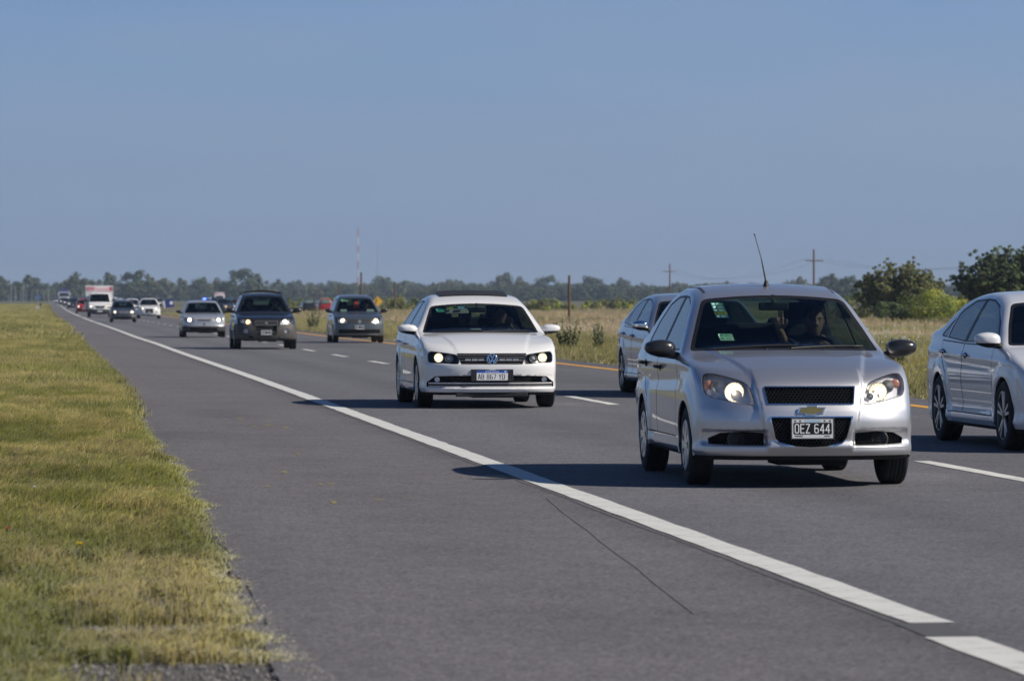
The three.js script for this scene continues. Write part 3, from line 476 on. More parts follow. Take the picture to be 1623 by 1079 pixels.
// ------------------------------------------------------------------ the vehicles' outlines (z forward from the front axle, y up)
const hatchFront = {};
const SPEC = {};
SPEC.silverCar = {
  name: 'car', paint: M.silver, wb: 2.48, wr: 0.292, arch: 0.335, flare: 0.02, hw: 0.838, height: 1.5, ybot: 0.2, cell: 0.0185, wellX: 0.56, xw: 0.728,
  top: [[-3.62, 1.03], [-3.45, 1.1], [-3.1, 1.13], [-2.95, 1.18], [-2.6, 1.38], [-2.35, 1.455], [-2.0, 1.495], [-1.6, 1.495], [-1.3, 1.462], [-1.12, 1.415], [-0.75, 1.2], [-0.45, 1.018], [-0.3, 0.988], [0, 0.95], [0.4, 0.868], [0.6, 0.80], [0.70, 0.75], [0.80, 0.68]],
  plan: [[-3.62, 0.72], [-3.3, 0.78], [-2.5, 0.812], [-1.2, 0.82], [0, 0.815], [0.35, 0.80], [0.8, 0.75]],
  side: [[0.15, 0.07], [0.22, 0.035], [0.27, 0.008], [0.33, 0.012], [0.45, 0.004], [0.6, 0], [0.75, 0.004], [0.9, 0.02], [0.98, 0.04], [1.1, 0.05]],
  belt: [[-3.6, 1.0], [-2.5, 0.985], [-0.5, 0.955], [0.5, 0.9]], crown: [[-3.6, 0.05], [-2.2, 0.07], [-1.3, 0.075], [-0.7, 0.06], [-0.4, 0.05], [0.3, 0.045], [0.8, 0.03]],
  front: [[0.12, 0.58], [0.2, 0.665], [0.235, 0.72], [0.27, 0.745], [0.31, 0.745], [0.345, 0.73], [0.42, 0.748], [0.48, 0.752], [0.55, 0.74], [0.62, 0.708], [0.70, 0.668], [0.76, 0.628], [0.85, 0.52], [1.0, 0.3]],
  rear: [[0.2, -3.42], [0.35, -3.5], [0.6, -3.52], [0.9, -3.48], [1.1, -3.42], [1.2, -3.3]],
  tumble: 0.35, tumble2: 0.06, fa: 0.09, fb: 0.25, ra: 0.1, rb: 0.15, kRoof: 0.08, kHood: 0.06, kFront: 0.045,
  topDetail: (ax, z) => (z > -0.5 ? 0.015 * sstep(0.03, -0.03, (ax - lerp(0.60, 0.385, clamp((z + 0.42) / 1.1, 0, 1))) * 1.6) : 0),
  frontDetail: (ax, y) => 0.03 * sstep(0.014, -0.012, ax - lerp(0.315, 0.395, clamp((y - 0.3) / 0.44, 0, 1))) * sstep(0.25, 0.3, y) - 0.034 * sstep(0.3, 0.33, ax) * sstep(0.78, 0.74, ax) * sstep(0.30, 0.325, y) * sstep(0.43, 0.405, y),
  sideDetail: (y, z) => -0.014 * Math.exp(-(((y - 0.78 - 0.02 * z) / 0.05) ** 2)) * sstep(-0.3, -0.5, z) + 0.01 * sstep(0.84, 0.88, y - 0.0 * z) * sstep(0.97, 0.9, y),
  ws: { pillar: 0.05, y0: 0.992, y1: 1.402, sag: 0.11, sag0: 0.02, zmin: -1.5 }, rw: { pillar: 0.1, y0: 1.14, y1: 1.41, sag: 0.12, zmax: -2.2 },
  windows: [[[-0.66, 0.985], [-0.93, 1.175], [-1.22, 1.345], [-1.42, 1.392], [-1.60, 1.402], [-1.63, 0.975]], [[-1.71, 0.978], [-1.68, 1.402], [-2.0, 1.395], [-2.3, 1.34], [-2.52, 1.2], [-2.6, 1.05], [-2.58, 1.0]]],
  pillars: [[[-1.625, 0.975], [-1.595, 1.402], [-1.685, 1.402], [-1.715, 0.975]]],
  doors: [[[-0.58, 0.34], [-0.55, 0.6], [-0.58, 0.945], [-1.66, 0.955], [-1.66, 0.34]], [[-1.68, 0.34], [-1.68, 0.955], [-2.58, 0.965], [-2.45, 0.75], [-2.2, 0.62], [-2.1, 0.34]]],
  hood: [[0.0, -0.40], [0.66, -0.40], [0.655, 0.0], [0.60, 0.28], [0.5, 0.52], [0.42, 0.62], [0.39, 0.69], [0, 0.735]],
  roofStrip: () => 0.505, roofStripZ: [-2.5, -1.22],
  sideMat: M.sideClear,
  grilles: [
    { poly: [[-0.338, 0.738], [0.338, 0.738], [0.318, 0.606], [-0.318, 0.606]], raw: true, ring: 0.0085, hex: 0.0125, stretch: 1.25, depth: 0.06, name: 'upper_grille' },
    { poly: [[-0.308, 0.524], [0.308, 0.524], [0.268, 0.36], [0.235, 0.325], [0.12, 0.297], [0, 0.292], [-0.12, 0.297], [-0.235, 0.325], [-0.268, 0.36]], raw: true, ring: 0.009, hex: 0.0125, stretch: 1.25, depth: 0.07, name: 'lower_grille' },
    { poly: [[0.335, 0.312], [0.335, 0.402], [0.5, 0.412], [0.64, 0.40], [0.72, 0.36], [0.715, 0.318]], raw: true, both: true, hex: 0.011, stretch: 1.3, depth: 0.06, inset: 0.03, fog: [[0.53, 0.352, 0.056]], name: 'fog_lamp_grille' }],
  lamps: [{ poly: [[0.402, 0.604], [0.42, 0.70], [0.455, 0.762], [0.54, 0.797], [0.65, 0.826], [0.722, 0.826], [0.748, 0.785], [0.748, 0.715], [0.72, 0.668], [0.64, 0.642], [0.51, 0.612]], tension: 0.4, depth: 0.075, housing: M.lampShell, bowl: M.bowlWarm, light: 0.0008, bowls: [[0.525, 0.695, 0.066, 'on', 0.014], [0.612, 0.735, 0.045, 'off', 0.03], [0.685, 0.752, 0.034, 'amber', 0.03], [0.46, 0.66, 0.026, 'off', 0.03]], left: { light: 0.002, bowls: [[0.535, 0.695, 0.07, 'on', 0.014], [0.64, 0.735, 0.045, 'off', 0.03], [0.695, 0.745, 0.034, 'amber', 0.03]] } }],
  wheel: { r: 0.292, w: 0.185, rr: 0.188, style: { kind: 'cover', n: 7, open: 0.5, mat: M.alloy, rim: M.plasticGrey } },
  mirror: { w: 0.118, h: 0.068, d: 0.085, x: 0.925, y: 1.0, z: -0.63, mat: M.mirrorBlack, arm: M.mirrorBlack },
  handles: [[-1.52, 0.845], [-2.42, 0.865]], handleMat: M.plastic, handleCup: true,
  plate: [0.005, 0.435, 0.3, 0.138, blackPlate('OEZ 644')], plateBack: M.plasticGrey,
  wipers: [[-0.55, 0.08, 0.02], [0.02, 0.6, 0.02]], cabinAt: { dashY: 0.92, dashZ: -0.62, seatZ: -1.74, rise: 0.03, shelfY: 1.04 },
  extra(car, f) {
    // bow-tie badge on the bar between the grilles
    const P = (q, k) => q.map(([x, y]) => new THREE.Vector2(x * k, y * k));
    const pts = [[-0.105, -0.018], [-0.088, 0.020], [-0.032, 0.020], [-0.032, 0.034], [0.042, 0.034], [0.042, 0.020], [0.105, 0.020], [0.088, -0.018], [0.032, -0.018], [0.032, -0.032], [-0.042, -0.032], [-0.042, -0.018]];
    const badge = group('badge', car); badge.position.set(0, 0.566, f.zFront(0, 0.566) + 0.004); badge.rotation.x = -0.08;
    const e = (k, d) => new THREE.ExtrudeGeometry(new THREE.Shape(P(pts, k)), { depth: d, bevelEnabled: true, bevelSize: 0.003, bevelThickness: 0.003, bevelSegments: 2 });
    mesh('badge_frame', e(1, 0.006), M.chrome, badge); const g = e(0.86, 0.008); g.scale(1, 0.9, 1); g.translate(0, 0, 0.004); mesh('badge_face', g, M.gold, badge);
    // whip aerial at the front edge of the roof
    const yA = f.yTop(0, -1.36), an = group('antenna', car); an.position.set(0.0, yA, -1.36); const b = cyl(0.012, 0.026, 0.05, 14); b.translate(0, 0.02, 0); mesh('antenna_base', b, M.plastic, an);
    mesh('antenna_whip', merge([barBetween(V3(0, 0.03, 0), V3(-0.03, 0.21, -0.04), 0.007, 0.005), barBetween(V3(-0.03, 0.21, -0.04), V3(-0.078, 0.40, -0.08), 0.0032, 0.003), barBetween(V3(-0.077, 0.396, -0.08), V3(-0.08, 0.408, -0.081), 0.006, 0.006)]), M.plastic, an);
    // labels inside the windscreen
    const onGlass = (name, x, y, w, h, rows, tilt = 0) => { const [g, m] = printed(w, h, 96, 160, stickerSheet(rows)); const z = f.zFront(x, y) - 0.02; g.rotateX(-0.95); g.rotateY(x * -0.35); g.translate(x, y, z); m.side = THREE.DoubleSide; mesh(name, g, m, car); };
    onGlass('windscreen_labels', -0.425, 1.288, 0.10, 0.2, [['#2f6f68', '#bfe0d4'], ['#1e5a66', '#d7ece0'], ['#22636b', '#e8f2ea'], ['#8a8f3c', '#3c5a34'], ['#1d5f74', '#d5eef2']]);
    onGlass('windscreen_permit', -0.42, 1.085, 0.11, 0.085, [['#9fd0b6', '#4e8870'], ['#b2dcc4', '#4e8870']]);
    for (const x of [-0.17, 0.27]) { const g = new THREE.SphereGeometry(0.012, 10, 6); g.scale(1.2, 0.6, 1); g.translate(x, f.yTop(x, -0.28), -0.28); mesh('washer_jet', g, M.plastic, car); }
    const ks = f.xSide(0.9, -0.62);
  },
};
SPEC.whiteSedan = {
  name: 'car', paint: M.white, wb: 2.65, wr: 0.315, arch: 0.35, flare: 0.018, hw: 0.889, height: 1.46, ybot: 0.17, cell: 0.027, wellX: 0.60, xw: 0.775,
  top: [[-3.8, 1.02], [-3.6, 1.06], [-3.15, 1.09], [-2.95, 1.13], [-2.4, 1.37], [-2.1, 1.425], [-1.8, 1.44], [-1.5, 1.43], [-1.15, 1.36], [-0.75, 1.145], [-0.5, 0.985], [-0.36, 0.955], [0, 0.925], [0.45, 0.84], [0.72, 0.752], [0.82, 0.70], [0.9, 0.63]],
  plan: [[-3.8, 0.78], [-3.3, 0.85], [-2.5, 0.87], [-1.2, 0.872], [0, 0.868], [0.4, 0.85], [0.9, 0.80]],
  side: [[0.12, 0.07], [0.2, 0.03], [0.26, 0.008], [0.36, 0.012], [0.5, 0.003], [0.65, 0], [0.74, 0.008], [0.82, 0.012], [0.92, 0.03], [1.1, 0.06]],
  belt: [[-3.8, 0.99], [-2.5, 0.965], [-0.5, 0.935], [0.5, 0.88]], crown: [[-3.6, 0.05], [-2.2, 0.06], [-1.3, 0.065], [-0.7, 0.055], [-0.4, 0.045], [0.3, 0.04], [0.9, 0.025]],
  front: [[0.12, 0.70], [0.17, 0.80], [0.21, 0.86], [0.26, 0.885], [0.4, 0.885], [0.5, 0.89], [0.545, 0.885], [0.57, 0.872], [0.69, 0.835], [0.8, 0.70], [1.0, 0.3]],
  rear: [[0.2, -3.6], [0.35, -3.7], [0.6, -3.74], [0.9, -3.7], [1.1, -3.62], [1.2, -3.5]],
  tumble: 0.36, tumble2: 0.08, fa: 0.10, fb: 0.22, ra: 0.1, rb: 0.15, kRoof: 0.08, kHood: 0.05, kFront: 0.045,
  topDetail: (ax, z) => (z > -0.55 ? 0.012 * sstep(0.025, -0.025, ax - lerp(0.66, 0.44, clamp((z + 0.5) / 1.25, 0, 1))) : 0),
  frontDetail: (ax, y) => -0.02 * sstep(0.84, 0.80, ax) * sstep(0.25, 0.275, y) * sstep(0.425, 0.405, y),
  sideDetail: (y, z) => 0.008 * Math.exp(-(((y - 0.76 + 0.015 * z) / 0.03) ** 2)),
  ws: { pillar: 0.052, foot: 0.035, y0: 0.945, y1: 1.312, sag: 0.1, sag0: 0.015, zmin: -1.6 }, rw: { pillar: 0.12, y0: 1.11, y1: 1.36, sag: 0.1, zmax: -2.2 }, wsMat: M.glass,
  windows: [[[-0.72, 0.965], [-1.0, 1.14], [-1.28, 1.285], [-1.5, 1.34], [-1.66, 1.35], [-1.7, 0.955]], [[-1.78, 0.957], [-1.74, 1.35], [-2.1, 1.34], [-2.4, 1.27], [-2.68, 1.1], [-2.75, 1.0], [-2.6, 0.97]]],
  pillars: [[[-1.695, 0.955], [-1.655, 1.35], [-1.745, 1.35], [-1.785, 0.957]]],
  doors: [[[-0.62, 0.3], [-0.6, 0.6], [-0.64, 0.93], [-1.73, 0.94], [-1.73, 0.3]], [[-1.75, 0.3], [-1.75, 0.94], [-2.72, 0.955], [-2.6, 0.8], [-2.34, 0.64], [-2.24, 0.3]]],
  hood: [[0.0, -0.45], [0.70, -0.45], [0.715, 0.0], [0.70, 0.38], [0.62, 0.62], [0.47, 0.72], [0.44, 0.755], [0, 0.83]],
  sunroof: [[-0.44, -1.36], [0.44, -1.36], [0.44, -1.85], [-0.44, -1.85]], sunroofZ: -1.6, sunroofTilt: 0.055,
  grilles: [
    { poly: [[-0.445, 0.692], [0.445, 0.692], [0.385, 0.552], [-0.385, 0.552]], raw: true, depth: 0.05, name: 'upper_grille', bars: [[0.672, 0.012, M.chrome, -0.45, 0.45, 0.0], [0.622, 0.05, M.plasticGrey, -0.42, 0.42, 0.02], [0.645, 0.006, M.bezel, -0.43, 0.43, 0.004], [0.598, 0.006, M.bezel, -0.41, 0.41, 0.004], [0.563, 0.009, M.chrome, -0.39, 0.39, 0.0]] },
    { poly: [[-0.80, 0.272], [-0.80, 0.33], [-0.70, 0.405], [-0.5, 0.412], [0.5, 0.412], [0.70, 0.405], [0.80, 0.33], [0.80, 0.272]], raw: true, depth: 0.08, name: 'lower_grille', zmin: 0.3, bars: [[0.375, 0.012, M.plastic, -0.5, 0.5, 0.02], [0.345, 0.012, M.plastic, -0.5, 0.5, 0.02], [0.302, 0.022, M.plastic, -0.55, 0.55, 0.01], [0.318, 0.018, M.satin, -0.78, 0.78, -0.006], [0.283, 0.010, M.satin, -0.78, 0.78, -0.002]] }],
  lamps: [{ poly: [[0.43, 0.556], [0.41, 0.60], [0.44, 0.67], [0.52, 0.69], [0.64, 0.705], [0.755, 0.715], [0.785, 0.68], [0.785, 0.60], [0.755, 0.572], [0.60, 0.565]], tension: 0.35, depth: 0.085, light: 0.002, bowl: M.bowlDim, housing: M.bezelDark, bowls: [[0.655, 0.635, 0.055, 'on', 0.03], [0.53, 0.625, 0.045, 'proj', 0.03]] },
    { poly: [[0.62, 0.335], [0.62, 0.395], [0.72, 0.395], [0.735, 0.345]], tension: 0.3, name: 'fog_lamp', depth: 0.04, zmin: 0.3, bowls: [[0.675, 0.365, 0.03, 'off', 0.02]] }],
  wheel: { r: 0.315, w: 0.2, rr: 0.21, style: { n: 5, w0: 0.022, w1: 0.03, mat: M.alloy, double: 0.03 } },
  mirror: { w: 0.125, h: 0.062, d: 0.085, x: 0.925, y: 0.985, z: -0.66, mat: M.white, lower: true },
  handles: [[-1.6, 0.79], [-2.55, 0.81]],
  plate: [0.0, 0.418, 0.4, 0.13, whitePlate('AB 867 YD')], plateRim: 0.13, plateTilt: -0.02,
  wipers: [[-0.6, 0.02, 0.012], [0.0, 0.6, 0.012]], cabinAt: { dashY: 0.88, dashZ: -0.72, seatZ: -1.8, rise: -0.02, shelfY: 1.0 },
  extra(car, f) {
    const b = group('badge', car); b.position.set(0, 0.622, f.zFront(0, 0.622) + 0.012); b.rotation.x = -0.12;
    const ring = new THREE.TorusGeometry(0.063, 0.0085, 10, 40); mesh('badge_ring', ring, M.chrome, b); const d = cyl(0.06, 0.06, 0.008, 32); d.rotateX(Math.PI / 2); mesh('badge_disc', d, std([0.02, 0.03, 0.06], 0.4, 0.2), b);
    const st = (x0, y0, x1, y1) => { const g = bx(0.0125, Math.hypot(x1 - x0, y1 - y0) + 0.008, 0.012); g.rotateZ(-Math.atan2(x1 - x0, y1 - y0)); g.translate((x0 + x1) / 2, (y0 + y1) / 2, 0.008); return g; };
    mesh('badge_letters', merge([st(-0.028, 0.054, 0, 0.008), st(0.028, 0.054, 0, 0.008), st(-0.05, 0.032, -0.024, -0.05), st(0.05, 0.032, 0.024, -0.05), st(-0.024, -0.05, 0, -0.004), st(0.024, -0.05, 0, -0.004)]), M.chrome, b);
    // small light panels behind the bars of the grille
    for (const sg of [-1, 1]) for (const k of [0, 1, 2]) { const x = sg * (0.13 + 0.085 * k), list = []; for (let j = 0; j < 4; j++) list.push(bx(0.013, 0.026, 0.008, x + (j - 1.5) * 0.018, 0.612, f.zFront(x, 0.612) - 0.002)); mesh('grille_segment', merge(list), M.bezel, car); }
    mesh('spoiler', (() => { const g = bx(0.9, 0.05, 0.06, 0, 0.175, f.zFront(0, 0.2) - 0.035, 0.012); return g; })(), M.plastic, car);
    const onGlass = (name, x, y, w, h, rows) => { const [g, m] = printed(w, h, 96, 96, stickerSheet(rows)); const z = f.zFront(x, y) - 0.02; g.rotateX(-0.97); g.rotateY(x * -0.3); g.translate(x, y, z); m.side = THREE.DoubleSide; mesh(name, g, m, car); };
    onGlass('windscreen_label', -0.475, 1.222, 0.11, 0.075, [['#1f7a6a', '#59b09c'], ['#2a8a74', '#8fd0bc']]);
    onGlass('windscreen_label', -0.345, 1.256, 0.08, 0.035, [['#a5ad2a', '#3d7a3a']]); onGlass('windscreen_label', -0.2, 1.26, 0.09, 0.04, [['#3f8fc0', '#bcdff0']]);
    { const g = bx(0.17, 0.09, 0.14, 0, 0, 0, 0.04); g.translate(-0.02, 0.945, -0.93); mesh('dashboard_cloth', g, std([0.35, 0.42, 0.42], 0.9), car); }
    { const g = bx(0.3, 0.012, 0.1, -0.1, 0, 0); g.rotateX(0.9); g.translate(-0.15, 1.222, -1.0); mesh('sun_visor', g, std([0.3, 0.3, 0.29], 0.9), car); }
  },
};
SPEC.rightSedan = {
  name: 'car', paint: M.pearl, wb: 2.7, wr: 0.318, arch: 0.352, flare: 0.016, hw: 0.888, height: 1.47, ybot: 0.17, cell: 0.027, wellX: 0.60, xw: 0.775,
  top: [[-3.85, 1.05], [-3.62, 1.10], [-3.3, 1.12], [-3.05, 1.17], [-2.5, 1.385], [-2.1, 1.44], [-1.75, 1.455], [-1.4, 1.445], [-0.98, 1.37], [-0.5, 1.12], [-0.18, 0.965], [-0.05, 0.94], [0.25, 0.872], [0.6, 0.765], [0.85, 0.68], [0.97, 0.6]],
  plan: [[-3.85, 0.74], [-3.3, 0.84], [-2.5, 0.87], [-1.2, 0.872], [0, 0.865], [0.4, 0.845], [0.95, 0.78]],
  side: [[0.12, 0.07], [0.2, 0.03], [0.26, 0.006], [0.36, 0.014], [0.5, 0.004], [0.65, 0], [0.75, 0.006], [0.88, 0.02], [0.96, 0.04], [1.1, 0.06]],
  belt: [[-3.8, 1.02], [-2.5, 0.99], [-0.5, 0.945], [0.5, 0.88]], crown: [[-3.6, 0.05], [-2.2, 0.06], [-1.3, 0.065], [-0.7, 0.055], [-0.4, 0.045], [0.3, 0.04], [0.9, 0.025]],
  front: [[0.12, 0.78], [0.17, 0.86], [0.22, 0.92], [0.3, 0.95], [0.45, 0.95], [0.6, 0.93], [0.7, 0.88], [0.8, 0.72], [1.0, 0.3]],
  rear: [[0.2, -3.66], [0.35, -3.77], [0.6, -3.8], [0.9, -3.78], [1.1, -3.7], [1.2, -3.55]],
  tumble: 0.33, tumble2: 0.14, fa: 0.12, fb: 0.34, ra: 0.12, rb: 0.2, kRoof: 0.085, kHood: 0.06, kFront: 0.05,
  sideDetail: (y, z) => 0.012 * Math.exp(-(((y - 0.80 + 0.02 * z) / 0.035) ** 2)) - 0.012 * Math.exp(-(((y - 0.42) / 0.09) ** 2)) * sstep(-0.3, -0.6, z) * sstep(-2.5, -2.2, z),
  ws: { pillar: 0.06, y0: 0.955, y1: 1.36, sag: 0.1, sag0: 0.015, zmin: -1.5 }, rw: { pillar: 0.12, y0: 1.15, y1: 1.37, sag: 0.1, zmax: -2.3 },
  windows: [[[-0.40, 0.972], [-0.72, 1.165], [-1.05, 1.31], [-1.35, 1.365], [-1.64, 1.378], [-1.68, 0.965]], [[-1.76, 0.967], [-1.72, 1.375], [-2.1, 1.36], [-2.42, 1.27], [-2.50, 1.225], [-2.52, 1.0]], [[-2.56, 1.003], [-2.54, 1.2], [-2.68, 1.12], [-2.84, 1.03], [-2.78, 1.01]]],
  pillars: [[[-1.675, 0.965], [-1.635, 1.375], [-1.725, 1.375], [-1.765, 0.967]]],
  doors: [[[-0.5, 0.3], [-0.46, 0.6], [-0.48, 0.94], [-1.71, 0.952], [-1.71, 0.3]], [[-1.73, 0.3], [-1.73, 0.952], [-2.72, 0.975], [-2.62, 0.82], [-2.38, 0.66], [-2.28, 0.3]]],
  hood: [[0.0, -0.16], [0.68, -0.16], [0.70, 0.05], [0.66, 0.4], [0.56, 0.66], [0.42, 0.82], [0, 0.9]],
  grilles: [{ poly: [[0.42, 0.24], [0.42, 0.42], [0.70, 0.52], [0.76, 0.5], [0.74, 0.24]], raw: true, both: true, zmin: 0.3, depth: 0.06, name: 'fog_lamp_recess' }, { poly: [[-0.4, 0.26], [0.4, 0.26], [0.36, 0.48], [-0.36, 0.48]], raw: true, depth: 0.06, bars: [[0.42, 0.02, M.plastic, -0.38, 0.38], [0.35, 0.02, M.plastic, -0.38, 0.38]] }],
  lamps: [{ poly: [[0.30, 0.60], [0.34, 0.66], [0.55, 0.72], [0.76, 0.76], [0.80, 0.72], [0.78, 0.66], [0.6, 0.615]], tension: 0.35, zmin: 0.1, housing: M.bezelDark, bowls: [[0.62, 0.668, 0.04, 'far', 0.03]] }],
  wheel: { r: 0.318, w: 0.205, rr: 0.218, style: { n: 5, w0: 0.013, w1: 0.012, double: 0.045, mat: M.alloy, rim: M.alloyDark, back: true, hub: M.alloyDark } },
  mirror: { w: 0.12, h: 0.07, d: 0.09, x: 0.95, y: 1.0, z: -0.27, mat: M.pearl, lower: true },
  handles: [[-1.56, 0.84], [-2.55, 0.865]], handleMat: M.chrome, handleCup: true,
  wipers: [[-0.6, 0.02, 0.012]], cabinAt: { dashY: 0.9, dashZ: -0.42, seatZ: -1.7, rise: 0, shelfY: 1.04 },
  plate: [0, 0.54, 0.4, 0.13, whitePlate('AB 167 PD')],
};
SPEC.darkWagon = {
  name: 'car', paint: M.charcoal, wb: 2.44, wr: 0.33, arch: 0.375, flare: 0.03, hw: 0.865, height: 1.62, ybot: 0.25, cell: 0.038, wellX: 0.58, xw: 0.775,
  top: [[-3.5, 1.1], [-3.4, 1.35], [-3.25, 1.5], [-3.0, 1.545], [-2.2, 1.575], [-1.6, 1.57], [-1.3, 1.545], [-1.1, 1.49], [-0.75, 1.27], [-0.45, 1.07], [-0.33, 1.03], [0, 0.99], [0.4, 0.92], [0.62, 0.85], [0.75, 0.76]],
  plan: [[-3.5, 0.80], [-2.5, 0.835], [0, 0.835], [0.4, 0.82], [0.8, 0.78]], side: [[0.2, 0.03], [0.3, 0.0], [0.5, 0.0], [0.7, 0.0], [0.85, 0.01], [1.0, 0.035], [1.2, 0.06]],
  belt: [[-3.6, 1.04], [-0.5, 1.02], [0.5, 0.95]], crown: [[-3.5, 0.05], [-1.3, 0.06], [-0.4, 0.045], [0.8, 0.03]],
  front: [[0.18, 0.6], [0.27, 0.7], [0.34, 0.74], [0.5, 0.755], [0.7, 0.72], [0.85, 0.66], [0.95, 0.5], [1.1, 0.2]], rear: [[0.2, -3.4], [0.4, -3.48], [0.7, -3.5], [1.0, -3.46], [1.5, -3.3]],
  tumble: 0.3, tumble2: 0.06, fa: 0.08, fb: 0.2, ra: 0.06, rb: 0.1, kRoof: 0.08, kHood: 0.07, kFront: 0.06,
  ws: { pillar: 0.07, y0: 1.04, y1: 1.49, sag: 0.1, sag0: 0.02, zmin: -1.5 }, rw: { pillar: 0.1, y0: 1.05, y1: 1.45, sag: 0.08, zmax: -3.0 },
  windows: [[[-0.66, 1.05], [-1.2, 1.43], [-1.55, 1.47], [-1.58, 1.04]], [[-1.66, 1.04], [-1.63, 1.47], [-2.4, 1.46], [-2.5, 1.05]], [[-2.6, 1.06], [-2.52, 1.45], [-3.05, 1.42], [-3.2, 1.1]]],
  doors: [[[-0.58, 0.4], [-0.6, 1.0], [-1.62, 1.01], [-1.62, 0.4]], [[-1.64, 0.4], [-1.64, 1.01], [-2.5, 1.02], [-2.4, 0.8], [-2.1, 0.65], [-2.05, 0.4]]],
  hood: [[0, -0.4], [0.66, -0.4], [0.66, 0.1], [0.6, 0.4], [0.42, 0.62], [0, 0.68]],
  cladding: (x, y, z) => Math.max(y - (z > 0.1 ? 0.70 - 0.1 * sstep(0.38, 0.34, Math.abs(x)) : 0.52), -5), 
  grilles: [{ poly: [[-0.325, 0.80], [0.325, 0.80], [0.315, 0.42], [0.26, 0.385], [-0.26, 0.385], [-0.315, 0.42]], raw: true, ring: 0.022, ringMat: M.cladding, depth: 0.06, bars: [[0.755, 0.014, M.chrome, -0.3, 0.3], [0.715, 0.014, M.chrome, -0.3, 0.3], [0.675, 0.014, M.bezel, -0.3, 0.3], [0.47, 0.07, M.plasticGrey, -0.3, 0.3]] },
    { poly: [[0.36, 0.32], [0.36, 0.37], [0.50, 0.375], [0.5, 0.32]], raw: true, both: true, depth: 0.02, wall: M.chrome, name: 'step_recess', bars: [[0.347, 0.045, M.chrome, 0.37, 0.49, -0.004]] }],
  lamps: [{ poly: [[0.40, 0.70], [0.42, 0.80], [0.56, 0.845], [0.70, 0.86], [0.745, 0.82], [0.72, 0.75], [0.6, 0.70], [0.5, 0.685]], tension: 0.4, bowls: [[0.505, 0.765, 0.06, 'orange', 0.03], [0.64, 0.785, 0.045, 'off', 0.03]], right: { bowls: [[0.52, 0.77, 0.062, 'cold', 0.03], [0.64, 0.79, 0.05, 'off', 0.03]] } },
    { poly: [[0.52, 0.46], [0.52, 0.56], [0.62, 0.57], [0.64, 0.46]], tension: 0.5, name: 'fog_lamp', depth: 0.05, bowls: [[0.575, 0.515, 0.045, 'off', 0.03]] }],
  wheel: { r: 0.33, w: 0.2, rr: 0.2, seg: 28, style: { n: 6, w0: 0.03, w1: 0.03, mat: M.alloyDark } },
  mirror: { w: 0.125, h: 0.075, d: 0.09, x: 0.945, y: 1.09, z: -0.6, mat: M.mirrorBlack }, handles: [[-1.5, 0.9], [-2.4, 0.92]],
  plate: [0, 0.47, 0.3, 0.13, blackPlate('GUP 914')], cabinAt: { dashY: 0.95, dashZ: -0.6, seatZ: -1.7, rise: 0.09, shelfY: 1.05 }, claddingMat: M.cladding,
  extra(car, f) {
    for (const sg of [-1, 1]) { mesh('roof_rail', tube([[sg * 0.56, f.yTop(0.56, -1.25) - 0.01, -1.25], [sg * 0.555, f.yTop(0.555, -1.5) + 0.05, -1.45], [sg * 0.55, f.yTop(0.55, -2.2) + 0.06, -2.2], [sg * 0.55, f.yTop(0.55, -3.0) + 0.05, -2.95], [sg * 0.55, f.yTop(0.55, -3.15) - 0.01, -3.15]], 0.022, 30, 8), M.plasticGrey, car); }
    for (const z of [-1.75, -2.7]) mesh('roof_bar', tube([[-0.55, f.yTop(0.55, z) + 0.06, z], [0, f.yTop(0, z) + 0.075, z], [0.55, f.yTop(0.55, z) + 0.06, z]], 0.02, 20, 8), M.plastic, car);
    const b = cyl(0.042, 0.042, 0.02, 24); b.rotateX(Math.PI / 2); b.translate(0, 0.735, f.zFront(0, 0.735) + 0.005); mesh('badge', b, M.chrome, car);
    const sk = []; for (let k = -4; k <= 4; k++) sk.push(bx(0.045, 0.07, 0.05, k * 0.075, 0.275, f.zFront(k * 0.075, 0.3) - 0.02, 0.01)); mesh('skid_plate', merge([bx(0.75, 0.03, 0.08, 0, 0.25, 0.64, 0.01), ...sk]), M.plastic, car);
  },
};
